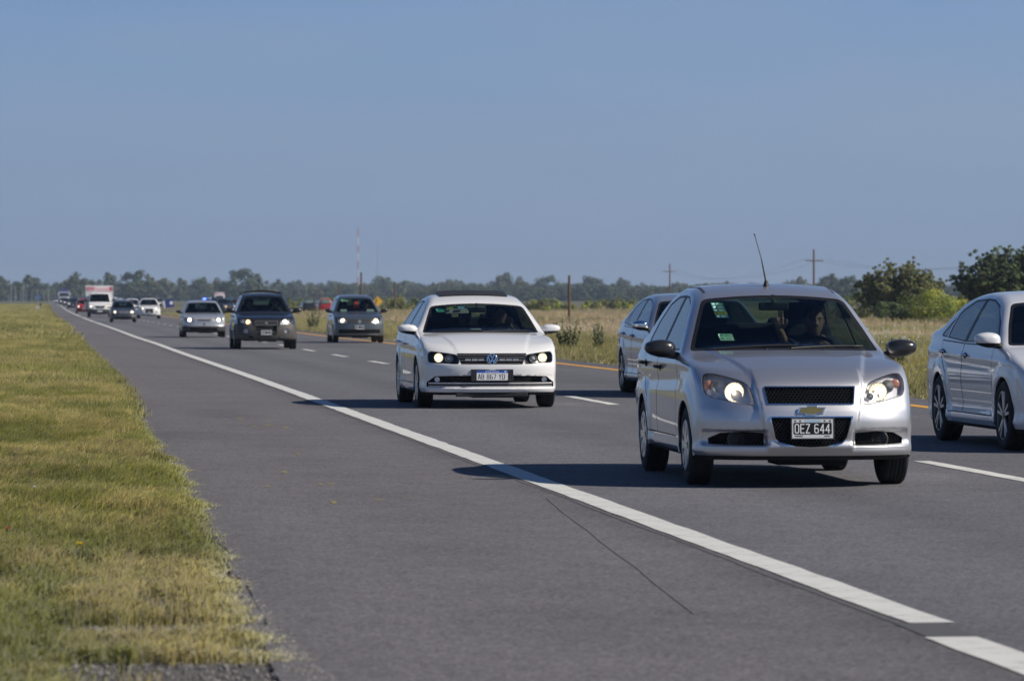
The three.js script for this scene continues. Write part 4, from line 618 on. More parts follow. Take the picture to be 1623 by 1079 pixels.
SPEC.greyHatch = {
  name: 'car', paint: M.greyGreen, wb: 2.465, wr: 0.295, arch: 0.33, flare: 0.014, hw: 0.825, height: 1.56, ybot: 0.2, cell: 0.04, wellX: 0.56, xw: 0.725,
  top: [[-3.25, 1.1], [-3.15, 1.35], [-3.0, 1.48], [-2.7, 1.525], [-2.1, 1.545], [-1.6, 1.535], [-1.3, 1.50], [-1.05, 1.41], [-0.7, 1.19], [-0.42, 1.015], [-0.3, 0.98], [0, 0.945], [0.4, 0.87], [0.6, 0.80], [0.74, 0.70]],
  plan: [[-3.3, 0.76], [-2.5, 0.80], [0, 0.80], [0.4, 0.785], [0.8, 0.74]], side: [[0.15, 0.05], [0.25, 0.01], [0.5, 0.0], [0.7, 0.0], [0.85, 0.01], [0.96, 0.035], [1.2, 0.06]],
  belt: [[-3.6, 1.02], [-0.5, 0.97], [0.5, 0.9]], crown: [[-3.5, 0.05], [-1.3, 0.06], [-0.4, 0.045], [0.8, 0.03]],
  front: [[0.12, 0.58], [0.2, 0.68], [0.27, 0.73], [0.45, 0.74], [0.6, 0.73], [0.72, 0.68], [0.85, 0.52], [1.0, 0.2]], rear: [[0.2, -3.1], [0.4, -3.2], [0.7, -3.22], [1.0, -3.18], [1.5, -3.0]],
  tumble: 0.32, tumble2: 0.08, fa: 0.09, fb: 0.22, ra: 0.08, rb: 0.1, kRoof: 0.09, kHood: 0.07, kFront: 0.06,
  ws: { pillar: 0.065, y0: 0.995, y1: 1.44, sag: 0.1, sag0: 0.02, zmin: -1.5 }, rw: { pillar: 0.1, y0: 1.0, y1: 1.42, sag: 0.08, zmax: -2.8 },
  windows: [[[-0.62, 0.995], [-1.15, 1.37], [-1.55, 1.43], [-1.6, 0.99]], [[-1.68, 0.99], [-1.64, 1.43], [-2.3, 1.41], [-2.5, 1.05]]],
  doors: [[[-0.58, 0.34], [-0.6, 0.96], [-1.64, 0.97], [-1.64, 0.34]], [[-1.66, 0.34], [-1.66, 0.97], [-2.45, 0.98], [-2.3, 0.7], [-2.1, 0.6], [-2.05, 0.34]]],
  hood: [[0, -0.38], [0.62, -0.38], [0.62, 0.1], [0.56, 0.42], [0.44, 0.58], [0, 0.66]],
  grilles: [{ poly: [[-0.38, 0.725], [0.38, 0.725], [0.34, 0.635], [-0.34, 0.635]], raw: true, depth: 0.05, bars: [[0.70, 0.012, M.bezel, -0.37, 0.37, 0.005], [0.66, 0.012, M.bezel, -0.35, 0.35, 0.005]] },
    { poly: [[-0.66, 0.31], [-0.66, 0.43], [0.66, 0.43], [0.66, 0.31]], raw: true, depth: 0.05, bars: [[0.37, 0.02, M.plastic, -0.6, 0.6]], name: 'lower_grille' }],
  lamps: [{ poly: [[0.40, 0.645], [0.40, 0.72], [0.5, 0.785], [0.62, 0.80], [0.685, 0.76], [0.68, 0.68], [0.6, 0.635], [0.48, 0.625]], tension: 0.4, bowls: [[0.53, 0.705, 0.075, 'far', 0.03]] }],
  wheel: { r: 0.295, w: 0.185, rr: 0.18, seg: 26, style: { kind: 'cover', n: 8, open: 0.4, mat: M.alloy } },
  mirror: { w: 0.115, h: 0.07, d: 0.085, x: 0.9, y: 1.03, z: -0.58, mat: M.mirrorBlack }, handles: [[-1.5, 0.86]],
  plate: [0, 0.505, 0.3, 0.13, blackPlate('GUP 119')], cabinAt: { dashY: 0.92, dashZ: -0.58, seatZ: -1.65, rise: 0.05, shelfY: 1.0 },
  extra(car, f) {
    const d = cyl(0.055, 0.055, 0.02, 24); d.rotateX(Math.PI / 2); d.translate(0, 0.685, f.zFront(0, 0.685) + 0.01); mesh('badge', d, M.chrome, car);
    mesh('bumper_chrome', bx(0.5, 0.014, 0.02, 0.33, 0.275, f.zFront(0.33, 0.275) - 0.005), M.chrome, car);
    for (const [x, a] of [[-0.03, 0.18], [0.05, -0.06]]) { const g = bx(0.03, 0.21, 0.006); g.rotateZ(-a); g.translate(x, 1.225, f.zFront(x, 1.2) - 0.09); mesh('mirror_ribbon', g, M.redCloth ?? (M.redCloth = std([0.75, 0.03, 0.03], 0.8)), car); }
    for (const [x, w] of [[-0.42, 0.2], [0.45, 0.24]]) { const g = bx(w, 0.006, 0.12); g.rotateX(0.75); g.translate(x, 1.03, f.zFront(x, 1.03) - 0.07); mesh('dashboard_paper', g, std([0.6, 0.66, 0.64], 0.8), car); }
    const [g, m] = printed(0.24, 0.09, 64, 32, stickerSheet([['#3a9a5a', '#cfeed8'], ['#d8e8dc', '#6aa27c']])); g.rotateX(-0.9); g.translate(-0.36, 1.36, f.zFront(-0.36, 1.36) - 0.02); mesh('windscreen_label', g, m, car);
  },
};
SPEC.plainSedan = {
  name: 'car', paint: M.silverFar, wb: 2.47, wr: 0.29, arch: 0.33, flare: 0.01, hw: 0.83, height: 1.42, ybot: 0.21, cell: 0.045, wellX: 0.56, xw: 0.73,
  top: [[-3.6, 0.98], [-3.45, 1.02], [-3.0, 1.05], [-2.85, 1.09], [-2.4, 1.34], [-2.1, 1.39], [-1.7, 1.40], [-1.35, 1.375], [-1.12, 1.31], [-0.75, 1.08], [-0.5, 0.935], [-0.35, 0.91], [0, 0.885], [0.45, 0.81], [0.68, 0.74], [0.78, 0.66]],
  plan: [[-3.6, 0.74], [-2.5, 0.80], [0, 0.805], [0.4, 0.79], [0.8, 0.75]], side: [[0.15, 0.05], [0.25, 0.01], [0.5, 0.0], [0.7, 0.0], [0.85, 0.015], [0.95, 0.04], [1.2, 0.06]],
  belt: [[-3.6, 0.95], [-0.5, 0.9], [0.5, 0.85]], crown: [[-3.5, 0.05], [-1.3, 0.06], [-0.4, 0.04], [0.8, 0.025]],
  front: [[0.12, 0.62], [0.2, 0.72], [0.27, 0.77], [0.42, 0.78], [0.44, 0.755], [0.6, 0.75], [0.72, 0.71], [0.85, 0.52], [1.0, 0.2]], rear: [[0.2, -3.4], [0.4, -3.5], [0.7, -3.52], [1.0, -3.45], [1.2, -3.3]],
  tumble: 0.36, tumble2: 0.08, fa: 0.08, fb: 0.2, ra: 0.08, rb: 0.1, kRoof: 0.07, kHood: 0.05, kFront: 0.05,
  ws: { pillar: 0.065, y0: 0.92, y1: 1.315, sag: 0.08, sag0: 0.015, zmin: -1.5 }, rw: { pillar: 0.12, y0: 1.07, y1: 1.32, sag: 0.08, zmax: -2.2 },
  windows: [[[-0.68, 0.93], [-1.2, 1.26], [-1.6, 1.31], [-1.63, 0.925]], [[-1.71, 0.925], [-1.68, 1.31], [-2.2, 1.29], [-2.6, 0.97]]],
  doors: [[[-0.6, 0.34], [-0.62, 0.9], [-1.66, 0.905], [-1.66, 0.34]], [[-1.68, 0.34], [-1.68, 0.905], [-2.55, 0.92], [-2.4, 0.7], [-2.15, 0.6], [-2.1, 0.34]]],
  hood: [[0, -0.42], [0.64, -0.42], [0.64, 0.1], [0.6, 0.45], [0.46, 0.62], [0, 0.7]],
  cladding: (x, y, z) => Math.max(y - 0.435, 0.3 - z), claddingMat: M.plasticGrey,
  grilles: [{ poly: [[-0.33, 0.70], [0.33, 0.70], [0.22, 0.585], [-0.22, 0.585]], raw: true, ring: 0.02, ringMat: M.bezel, depth: 0.04, bars: [[0.675, 0.014, M.bezel, -0.3, 0.3], [0.645, 0.014, M.bezel, -0.28, 0.28], [0.615, 0.014, M.bezel, -0.25, 0.25], [0.64, 0.08, M.chrome, -0.02, 0.02, -0.004]] },
    { poly: [[-0.5, 0.27], [-0.5, 0.37], [0.5, 0.37], [0.5, 0.27]], raw: true, depth: 0.05, name: 'lower_grille', bars: [[0.32, 0.02, M.plastic, -0.48, 0.48]] }],
  lamps: [{ poly: [[0.38, 0.60], [0.40, 0.70], [0.5, 0.735], [0.66, 0.735], [0.70, 0.70], [0.69, 0.61], [0.6, 0.585], [0.48, 0.58]], tension: 0.35, bowls: [[0.54, 0.66, 0.072, 'cold', 0.02]] }],
  wheel: { r: 0.29, w: 0.18, rr: 0.18, seg: 26, style: { kind: 'cover', n: 8, open: 0.4, mat: M.alloy } },
  mirror: { w: 0.11, h: 0.06, d: 0.08, x: 0.9, y: 0.965, z: -0.62, mat: M.mirrorBlack }, handles: [[-1.5, 0.8]],
  cabinAt: { dashY: 0.85, dashZ: -0.62, seatZ: -1.7, rise: -0.06, shelfY: 0.95 },
  extra(car, f) { const g = cyl(0.035, 0.035, 0.015, 16); g.rotateX(Math.PI / 2); g.translate(0, 0.5, f.zFront(0, 0.5) + 0.004); mesh('badge', g, M.plastic, car); mesh('mirror_pendant', bx(0.02, 0.1, 0.01, 0.0, 1.16, -0.98), M.redCloth ?? (M.redCloth = std([0.75, 0.03, 0.03], 0.8)), car); },
};
// ------------------------------------------------------------------ ground, road, markings
const at3 = (x, d, up = 0) => V3(x + bend(d), gy(d) + up, -d);
const stations = (() => { const a = []; for (let d = -80; d < 8; d += 8) a.push(d); for (let d = 8; d < 60; d += 0.5) a.push(d); for (let d = 60; d < 200; d += 3) a.push(d); for (let d = 200; d < 900; d += 10) a.push(d); for (let d = 900; d <= 3000; d += 50) a.push(d); return a; })();
function sheet(name, xs, mat, lift, colorAt, ds = stations, uvScale = 1) {   // xs(d): list of sideways positions
  const pos = [], uv = [], col = [], idx = []; let n = 0;
  ds.forEach((d, k) => { const row = xs(d); n = row.length; for (const x of row) { const p = at3(x, d, typeof lift === 'function' ? lift(x, d) : lift); pos.push(p.x, p.y, p.z); uv.push(x * uvScale, d * uvScale); if (colorAt) col.push(...colorAt(x, d)); } if (k) for (let j = 0; j < n - 1; j++) { const a = (k - 1) * n + j, b = k * n + j; idx.push(a, a + 1, b, a + 1, b + 1, b); } });
  const g = new THREE.BufferGeometry(); g.setAttribute('position', new THREE.Float32BufferAttribute(pos, 3)); g.setAttribute('uv', new THREE.Float32BufferAttribute(uv, 2)); if (colorAt) g.setAttribute('color', new THREE.Float32BufferAttribute(col, 3)); g.setIndex(idx); g.computeVertexNormals();
  return structure(mesh(name, g, mat));
}
function dataTexture(n, fn, srgbMap = true) { const d = new Uint8Array(n * n * 4); for (let j = 0; j < n; j++) for (let i = 0; i < n; i++) { const c = fn(i, j), a = (j * n + i) * 4; d[a] = c[0]; d[a + 1] = c[1]; d[a + 2] = c[2]; d[a + 3] = 255; } const t = new THREE.DataTexture(d, n, n); t.wrapS = t.wrapT = THREE.RepeatWrapping; t.magFilter = THREE.LinearFilter; t.minFilter = THREE.LinearMipmapLinearFilter; t.generateMipmaps = true; if (srgbMap) t.colorSpace = THREE.SRGBColorSpace; t.needsUpdate = true; return t; }
const tileNoise = (n, cell, seed) => { const m = n / cell; return (i, j) => { const x = i / cell, y = j / cell, a = Math.floor(x), b = Math.floor(y), u = x - a, v = y - b, s = u * u * (3 - 2 * u), t = v * v * (3 - 2 * v), h = (p, q) => hash2(((p % m) + m) % m + seed * 131, ((q % m) + m) % m + seed * 71); return lerp(lerp(h(a, b), h(a + 1, b), s), lerp(h(a, b + 1), h(a + 1, b + 1), s), t); }; };
{
  const n = 1024, a = tileNoise(n, 2, 1), b = tileNoise(n, 4, 2), c = tileNoise(n, 64, 3), b8 = tileNoise(n, 8, 13), e = tileNoise(n, 256, 9);
  const grain = dataTexture(n, (i, j) => { const s = hash2(i * 3 + 7, j * 5 + 1), v = 198 + 80 * (a(i, j) - 0.5) + 84 * (b(i, j) - 0.5) + 34 * (b8(i, j) - 0.5) + 14 * (c(i, j) - 0.5) + 12 * (e(i, j) - 0.5) + (s > 0.985 ? 38 : s < 0.02 ? -46 : 0); return [clamp(v + 2, 0, 255), clamp(v, 0, 255), clamp(v, 0, 255)]; });
  const bumps = dataTexture(512, (i, j) => { const v = 128 + 90 * (a(i * 2, j * 2) - 0.5) + 90 * (hash2(i, j) - 0.5); return [v, v, v]; }, false);
  grain.repeat.set(1 / 3.2, 1 / 3.2); bumps.repeat.set(1 / 1.3, 1 / 1.3);
  M.asphalt = std([1, 1, 1], 0.88, 0, { map: grain, vertexColors: true, bumpMap: bumps, bumpScale: 0.004 });
  const soil = dataTexture(512, (i, j) => { const v = 190 + 90 * (tileA(i, j) - 0.5) + 70 * (hash2(i, j * 7) - 0.5); return [clamp(v, 0, 255), clamp(v, 0, 255), clamp(v * 0.96, 0, 255)]; });
  soil.repeat.set(1 / 2.5, 1 / 2.5);
  M.soil = std([1, 1, 1], 1, 0, { map: soil, vertexColors: true });
  M.gravel = std([0.2, 0.19, 0.185], 0.95, 0, { map: grain, bumpMap: bumps, bumpScale: 0.02 });
  const paintWear = (base, s) => dataTexture(512, (i, j) => { const w = tileNoise(512, 32, s)(i, j) * 0.5 + tileNoise(512, 4, s + 1)(i, j) * 0.35 + hash2(i + s, j) * 0.25, k = 1 - 0.16 * sstep(0.62, 0.92, w) - 0.04 * w; return base.map((q) => clamp(q * k, 0, 255)); });
  const wt = paintWear([232, 232, 228], 21), yt = paintWear([236, 176, 62], 41); wt.repeat.set(1 / 1.7, 1 / 1.7); yt.repeat.set(1 / 1.7, 1 / 1.7);
  M.whiteLine = std([0.86, 0.86, 0.85], 0.7, 0, { map: wt, bumpMap: bumps, bumpScale: 0.003 });
  M.yellowLine = std([0.95, 0.9, 0.8], 0.7, 0, { map: yt });
  M.tar = std([0.03, 0.03, 0.032], 0.6);
}
function tileA(i, j) { return (tileA.f ?? (tileA.f = tileNoise(512, 16, 5)))(i, j); }
const leftEdge = curve([[-80, 0.8], [14, 0.89], [17, 0.89], [20, 0.96], [24, 1.02], [30, 1.04], [72, 1.32], [200, 1.42], [800, 1.45], [3000, 1.45]]);
const jag = (d) => (d > 8 && d < 60 ? 0.09 * (fbm(d * 1.7, 3.1, 3) - 0.5) + 0.05 * (noise2(d * 6, 8) - 0.5) : 0);
// terrain out to the horizon
{
  const xs = [-3500, -1800, -900, -450, -250, -140, -80, -50, -30, -18, -10, -6, -3, -1, 0.2, 1, 2, 4, 8, 11.4, 12.4, 14, 16, 18, 21, 25, 30, 38, 48, 60, 75, 95, 120, 160, 220, 300, 420, 600, 900, 1400, 2200, 3800];
  const ds = [-400, -200, -120, ...stations, 3400, 4000, 5000, 6500, 8000];
  const straw = [0.36, 0.29, 0.18], green = [0.17, 0.175, 0.07], dull = [0.2, 0.185, 0.09], mix = (a, b, t) => a.map((v, k) => lerp(v, b[k], t));
  sheet('ground', () => xs, M.soil, (x, d) => -0.05 - (x > 12 ? 0.1 * sstep(12.4, 16, x) : 0) + (x > 18 && x < 900 ? 0.35 * sstep(60, 200, x) * noise2(x / 60, d / 90) : 0), (x, d) => { const n = fbm(x * 0.11 + 3, d * 0.03, 4), m = noise2(x * 0.02 + 9, d * 0.006); return x < 2 ? mix(green, dull, sstep(0.35, 0.65, n)).map((v) => v * (0.8 + 0.4 * m)) : mix(mix(dull, straw, sstep(14, 24, x) * sstep(900, 500, d)), green, 0.55 * sstep(0.45, 0.7, n)); }, ds);
}
const verge = sheet('gravel_shoulder', (d) => [-0.6, leftEdge(d) + 0.3], M.gravel, -0.014, null, stations.filter((d) => d >= 8 && d <= 40));
sheet('road', (d) => { const l = leftEdge(d) + jag(d); const r = 12.05 + 0.06 * (noise2(d * 0.8, 5) - 0.5), row = [l]; for (const x of [1.6, 2.2, 2.8, 3.3, 3.62, 3.75, 3.95, 4.4, 4.9, 5.6, 6.3, 6.9, 7.4, 7.9, 8.5, 9.3, 10.1, 10.8, 11.1, 11.35, 11.7]) row.push(Math.max(x, l + 0.01)); row.push(r); return row; }, M.asphalt, 0, (x, d) => {
  const big = fbm(x * 0.5 + 20, d * 0.07, 3) - 0.5, med = fbm(x * 1.4, d * 0.35 + 5, 3) - 0.5;
  let r = 0.231, g = 0.221, b = 0.232;
  if (x > 3.66 && x < 7.4) { r = 0.208; g = 0.21; b = 0.231; } else if (x >= 7.4) { r = 0.194; g = 0.196; b = 0.217; }
  const rut = (c) => Math.exp(-(((x - c) / 0.42) ** 2)), k = 1 + 0.22 * big + 0.2 * med + 0.09 * (rut(4.75) + rut(6.35) + rut(8.5) + rut(10.1)) - 0.09 * rut(5.55) - 0.06 * rut(9.3) - 0.16 * sstep(0.62, 0.74, noise2(x * 1.7 + 3, d * 0.12 + 8)) * sstep(0.55, 0.7, noise2(x * 0.9, d * 0.45)) - 0.2 * Math.exp(-(((x - 3.6) / 0.1) ** 2)) - 0.1 * sstep(0.35, 0, x - leftEdge(d)) - (x > 11.3 ? 0.08 : 0);
  return [r * k, g * k, b * k];
});
const band = (name, x, w, d0, d1, mat, lift = 0.004, skewed = 0) => {
  const ds = [d0, ...stations.filter((d) => d > d0 + 0.05 && d < d1 - 0.05), d1], e = (d, k) => (d < 70 ? 0.014 * (noise2(d * 3 + k * 50, k) - 0.5) + 0.01 * (noise2(d * 11 + k * 50, k) - 0.5) : 0);
  return sheet(name, (d) => [x - w / 2 + e(d, 1), x + w / 2 + e(d, 2)], mat, lift, null, ds);
};
band('edge_line', 3.775, 0.2, 17.35, 2600, M.whiteLine);
band('edge_line', 3.70, 0.22, 9, 16.6, M.whiteLine);
band('edge_line_patch', 3.72, 0.22, 16.6, 17.35, std([0.085, 0.085, 0.09], 0.9), 0.003);
for (let k = -2; k < 60; k++) { const e = 34.6 + 11.7 * k; if (e > 8) band('lane_dash', 7.45, 0.15, e - 4.6, e, M.whiteLine); }
band('yellow_line', 11.2, 0.2, 9, 1600, M.yellowLine);
sheet('tar_seam', (d) => { const x = lerp(2.86, 3.50, (d - 18) / 10.5) + 0.02 * (noise2(d * 0.9, 2) - 0.5); return [x - 0.005, x + 0.005]; }, M.tarFaint ?? (M.tarFaint = std([0.14, 0.137, 0.14], 0.9)), 0.003, null, stations.filter((d) => d >= 18 && d <= 28.5));
sheet('tar_seam', (d) => { const x = 3.63 + 0.03 * (noise2(d * 1.3, 7) - 0.5); return [x - 0.012, x + 0.008]; }, std([0.085, 0.084, 0.086], 0.9), 0.002, null, stations.filter((d) => d >= 9 && d <= 120));
sheet('road_crack', (d) => { const x = leftEdge(d) + 0.06 + 0.05 * (noise2(d * 2.4, 4) - 0.5), w = 0.009 * Math.max(0.05, noise2(d * 5, 11) * 1.5 - 0.35); return [x - w, x + w]; }, std([0.022, 0.021, 0.02], 1), 0.003, null, stations.filter((d) => d >= 17.5 && d <= 20));

// ------------------------------------------------------------------ grass and weeds nobody could count
function blades(rng, n, h, spread, width, lean, head = 0) {   // one clump
  const pos = [], nor = [];
  const tri = (a, b, c, nn) => { pos.push(...a, ...b, ...c); nor.push(...nn, ...nn, ...nn); };
  for (let k = 0; k < n; k++) {
    const a = rng() * 6.283, r = spread * Math.sqrt(rng()), x = Math.cos(a) * r, z = Math.sin(a) * r, b = rng() * 6.283, hh = h * (0.45 + 0.65 * rng()), l = lean * (0.3 + rng()) * hh, w = width * (0.6 + 0.7 * rng());
    const dx = Math.cos(b) * l, dz = Math.sin(b) * l, sx = -Math.sin(b) * w / 2, sz = Math.cos(b) * w / 2, y1 = hh * 0.55, m = 0.35;
    const nn = V3(Math.cos(b) * 0.4, 0.9, Math.sin(b) * 0.4).normalize().toArray(), p0 = [x - sx, -0.02, z - sz], p1 = [x + sx, -0.02, z + sz], q0 = [x + dx * m - sx * 0.8, y1, z + dz * m - sz * 0.8], q1 = [x + dx * m + sx * 0.8, y1, z + dz * m + sz * 0.8], t = [x + dx, hh * (1 - 0.25 * lean), z + dz];
    tri(p0, p1, q1, nn); tri(p0, q1, q0, nn); tri(q0, q1, t, nn);
    if (head && rng() < head) for (let j = 0; j < 3; j++) { const c = j * 2.1 + b, u = width * 2.2; tri([t[0] + Math.cos(c) * u, t[1] - 0.05, t[2] + Math.sin(c) * u], [t[0] - Math.cos(c) * u, t[1] - 0.05, t[2] - Math.sin(c) * u], [t[0], t[1] + 0.12, t[2]], nn); }
  }
  const g = new THREE.BufferGeometry(); g.setAttribute('position', new THREE.Float32BufferAttribute(pos, 3)); g.setAttribute('normal', new THREE.Float32BufferAttribute(nor, 3)); return g;
}
M.grass = phys([1, 1, 1], 1, 0, { transmission: 0.4, thickness: 0, ior: 1.3 });
M.flower = std([1, 1, 1], 0.7);
function scatter(name, geo, mat, list) {   // list of [x, d, up, scale, turn, r, g, b, sy]
  const m = new THREE.InstancedMesh(geo, mat, list.length), o = new THREE.Object3D(), c = new THREE.Color(); m.name = numbered(name);
  list.forEach((e, k) => { const p = at3(e[0], e[1], e[2]); o.position.copy(p); o.scale.set(e[3], e[3] * (e[8] ?? 1), e[3]); o.rotation.set(e[9] ?? 0, e[4], e[10] ?? 0); o.updateMatrix(); m.setMatrixAt(k, o.matrix); m.setColorAt(k, c.setRGB(e[5], e[6], e[7])); });
  m.castShadow = m.receiveShadow = true; scene.add(m); return stuff(m);
}
{
  const rng = rngOf(11), fine = [0, 1, 2].map(() => blades(rng, 18, 0.075, 0.06, 0.0042, 1.0)), mid = [0, 1].map(() => blades(rng, 22, 0.13, 0.13, 0.006, 0.9)), far = blades(rng, 24, 0.2, 0.36, 0.02, 0.8), seed = blades(rng, 5, 0.36, 0.06, 0.0035, 0.45, 0.9);
  const lists = { fine: [[], [], []], mid: [[], []], far: [], seed: [] };
  const tint = (x, d) => { const n = fbm(x * 1.6 + 4, d * 0.35, 4), q = fbm(x * 6, d * 1.5 + 9, 3) + 0.25 * (rng() - 0.5), dry = sstep(0.41, 0.58, n * 0.6 + q * 0.4) * (0.45 + 0.55 * sstep(0.02, 0.28, leftEdge(d) + 0.05 - x)), k = (0.62 + 0.62 * rng()) * (0.78 + 0.5 * fbm(x * 1.1 + 70, d * 0.3, 3)); const far = sstep(20, 60, d); return [lerp(0.34, 0.68, dry) * k, lerp(0.35, 0.575, dry) * k, lerp(0.05, 0.19, dry) * k]; };
  const bare = (x, d) => { let b = 1; if (d > 17.05 && d < 17.6) b = Math.min(b, x > -0.02 + 0.1 * noise2(d * 9, 3) ? 0.05 : 1); if (d < 15.75 + 0.15 * noise2(x * 5, 2)) b = Math.min(b, x > 0.1 ? 0.04 : 1); const nz = fbm(x * 5 + 1, d * 1.1, 3); if (d < 46) b = Math.min(b, nz < (d < 24 ? 0.36 : 0.32) ? 0.15 : 1); return b; };
  const edge = (d) => leftEdge(d) + 0.05 + (d < 40 ? 0.26 * (fbm(d * 0.9, 6, 3) - 0.5) : 0.1 * (fbm(d * 0.4, 6, 3) - 0.5));
  for (let d = 13.5; d < 64; d += 0.055) for (let k = 0; k < (d < 40 ? 36 : 24); k++) { const x = -1.2 + rng() * 2.6, dd = d + rng() * 0.055; if (x > edge(dd) || rng() > bare(x, dd)) continue; const c = tint(x, dd), h = 0.75 + 0.6 * fbm(x * 2, dd * 0.6, 2) + 0.5 * sstep(19, 26, dd); lists.fine[Math.floor(rng() * 3)].push([x, dd, -0.012, 0.85 + 0.5 * rng(), rng() * 6.28, ...c, h * sstep(-0.02, 0.2, edge(dd) - x) * 0.75 + h * 0.3]); }
  for (let d = 48; d < 160; d += 0.14) for (let k = 0; k < 30; k++) { const x = -4 + rng() * 5.6, dd = d + rng() * 0.14; if (x > edge(dd)) continue; const c = tint(x, dd); lists.mid[Math.floor(rng() * 2)].push([x, dd, -0.03, 0.9 + 0.6 * rng(), rng() * 6.28, ...c, 0.7 + 0.6 * rng()]); }
  for (let d = 140; d < 900; d += 0.5) for (let k = 0; k < 10; k++) { const x = -14 + rng() * 15.7, dd = d + rng() * 0.5; if (x > edge(dd)) continue; const c = tint(x * 0.4, dd * 0.2); lists.far.push([x, dd, -0.04, 1 + 0.7 * rng(), rng() * 6.28, ...c]); }
  for (let k = 0; k < 2; k++) { const dd = 24 + 110 * rng() * rng() + 10 * rng(), x = -2.5 + rng() * 3.8; if (x > edge(dd) - 0.1) continue; lists.seed.push([x, dd, -0.02, 0.7 + 0.5 * rng(), rng() * 6.28, 0.55, 0.46, 0.26]); }
  fine.forEach((g, k) => scatter('verge_grass', g, M.grass, lists.fine[k])); mid.forEach((g, k) => scatter('verge_grass', g, M.grass, lists.mid[k])); scatter('verge_grass', far, M.grass, lists.far); scatter('seeding_grass', seed, M.grass, lists.seed);
  // low broad-leaved weeds between the blades
  const rosette = (() => { const l = []; for (let k = 0; k < 9; k++) { const g = new THREE.CircleGeometry(0.5, 6); g.scale(0.035, 0.085, 1); g.translate(0, 0.045, 0); g.rotateX(-0.95 + 0.5 * rng()); g.rotateY(k * 2.4); l.push(g); } const m = merge(l); m.translate(0, 0.02, 0); return m; })(), RL = [];
  for (let k = 0; k < 520; k++) { const dd = 19 + 60 * rng(), x = -1.3 + 2.6 * rng(); if (x > edge(dd) - 0.03 || fbm(x * 2 + 30, dd * 0.6, 2) < 0.54) continue; const q = 0.7 + 0.5 * rng(); RL.push([x, dd, 0.0, 0.22 + 0.3 * rng(), rng() * 6.28, 0.23 * q, 0.27 * q, 0.07 * q, 0.8, 0.2 * rng()]); }
  scatter('verge_weeds', rosette, std([1, 1, 1], 0.8, 0, { side: THREE.DoubleSide }), RL);
  // pebbles along the broken edge
  const peb = new THREE.IcosahedronGeometry(0.012, 0); peb.scale(1, 0.6, 0.8); const pl = [];
  for (let k = 0; k < 5200; k++) { const dd = 13.5 + 12 * rng() * rng(), nearBand = rng() < 0.4, d2 = nearBand ? (rng() < 0.6 ? 17.05 + 0.55 * rng() : 14.6 + 1.2 * rng()) : dd, x = nearBand ? rng() * 1.0 : edge(d2) + 0.12 * (rng() - 0.3); const g = 0.10 + 0.2 * rng(); pl.push([x, d2, -0.004, 0.3 + 0.9 * rng() * rng(), rng() * 6.28, g * 1.04, g, g * 0.97, 1, rng() * 3]); }
  scatter('loose_gravel', peb, std([1, 1, 1], 0.95), pl);
  // far side: low verge, then tall dry grass
  const low = blades(rng, 22, 0.22, 0.2, 0.008, 0.7), tall = blades(rng, 40, 0.46, 0.5, 0.007, 0.7, 0.12), tall2 = blades(rng, 46, 0.5, 1.0, 0.014, 0.6, 0.15), dot = new THREE.IcosahedronGeometry(0.016, 0);
  const L = [], T = [], T2 = [], W = [];
  const strawAt = (x, d) => { const n = fbm(x * 0.16 + 2, d * 0.05 + 1, 4), g = sstep(0.42, 0.62, n), k = 0.75 + 0.5 * rng(); return [lerp(0.82, 0.42, g) * k, lerp(0.67, 0.41, g) * k, lerp(0.43, 0.14, g) * k]; };
  const lowAt = () => { const g = rng(), k = 0.75 + 0.5 * rng(); return [lerp(0.36, 0.6, g * g) * k, lerp(0.35, 0.5, g * g) * k, lerp(0.10, 0.22, g * g) * k]; };
  for (let d = 34; d < 170; d += 0.25) for (let k = 0; k < 26; k++) { const x = 12.05 + 0.25 * (fbm(d * 0.5, 3, 2) - 0.5) + Math.pow(rng(), 0.8) * Math.min(14, 0.24 * d - 1), dd = d + rng() * 0.25; const f = sstep(12, 13.2, x); L.push([x, dd, -0.06 - 0.1 * sstep(12.4, 16, x), 0.8 + 0.6 * rng(), rng() * 6.28, ...lowAt(), (0.5 + 0.7 * f) * (0.8 + 0.5 * rng())]); }
  for (let d = 160; d < 420; d += 0.5) for (let k = 0; k < 16; k++) { const x = 12.1 + rng() * 10; L.push([x, d + rng() * 0.5, -0.1, 1.2 + 0.8 * rng(), rng() * 6.28, ...lowAt(), 0.9]); }
  for (let d = 60; d < 200; d += 0.4) for (let k = 0; k < 18; k++) { const x = 16.5 + rng() * rng() * 18 + rng() * (0.24 * d - 9), dd = d + rng() * 0.4, n = fbm(x * 0.3, dd * 0.12, 3); if (x < 17.5 + 3 * n || n < 0.3) continue; T.push([x, dd, -0.15, 0.7 + 0.5 * rng(), rng() * 6.28, ...strawAt(x, dd), (0.45 + 0.75 * sstep(17, 26, x)) * (0.5 + 0.8 * n)]); }
  for (let d = 200; d < 560; d += 0.6) for (let k = 0; k < 14; k++) { const x = 20 + rng() * (0.25 * d - 14), dd = d + rng() * 0.6, n = fbm(x * 0.1, dd * 0.04, 3); T2.push([x, dd, -0.15, 0.8 + 0.5 * rng(), rng() * 6.28, ...strawAt(x, dd), 0.45 + 0.7 * n]); }
  for (let k = 0; k < 9000; k++) { const d = 20 + 230 * rng(), x = 14 + 70 * rng(); if (x < 0.245 * d + 2) continue; T.push([x, d, -0.16, 0.8 + 0.5 * rng(), rng() * 6.28, ...strawAt(x, d), 0.5 + 0.6 * rng()]); }
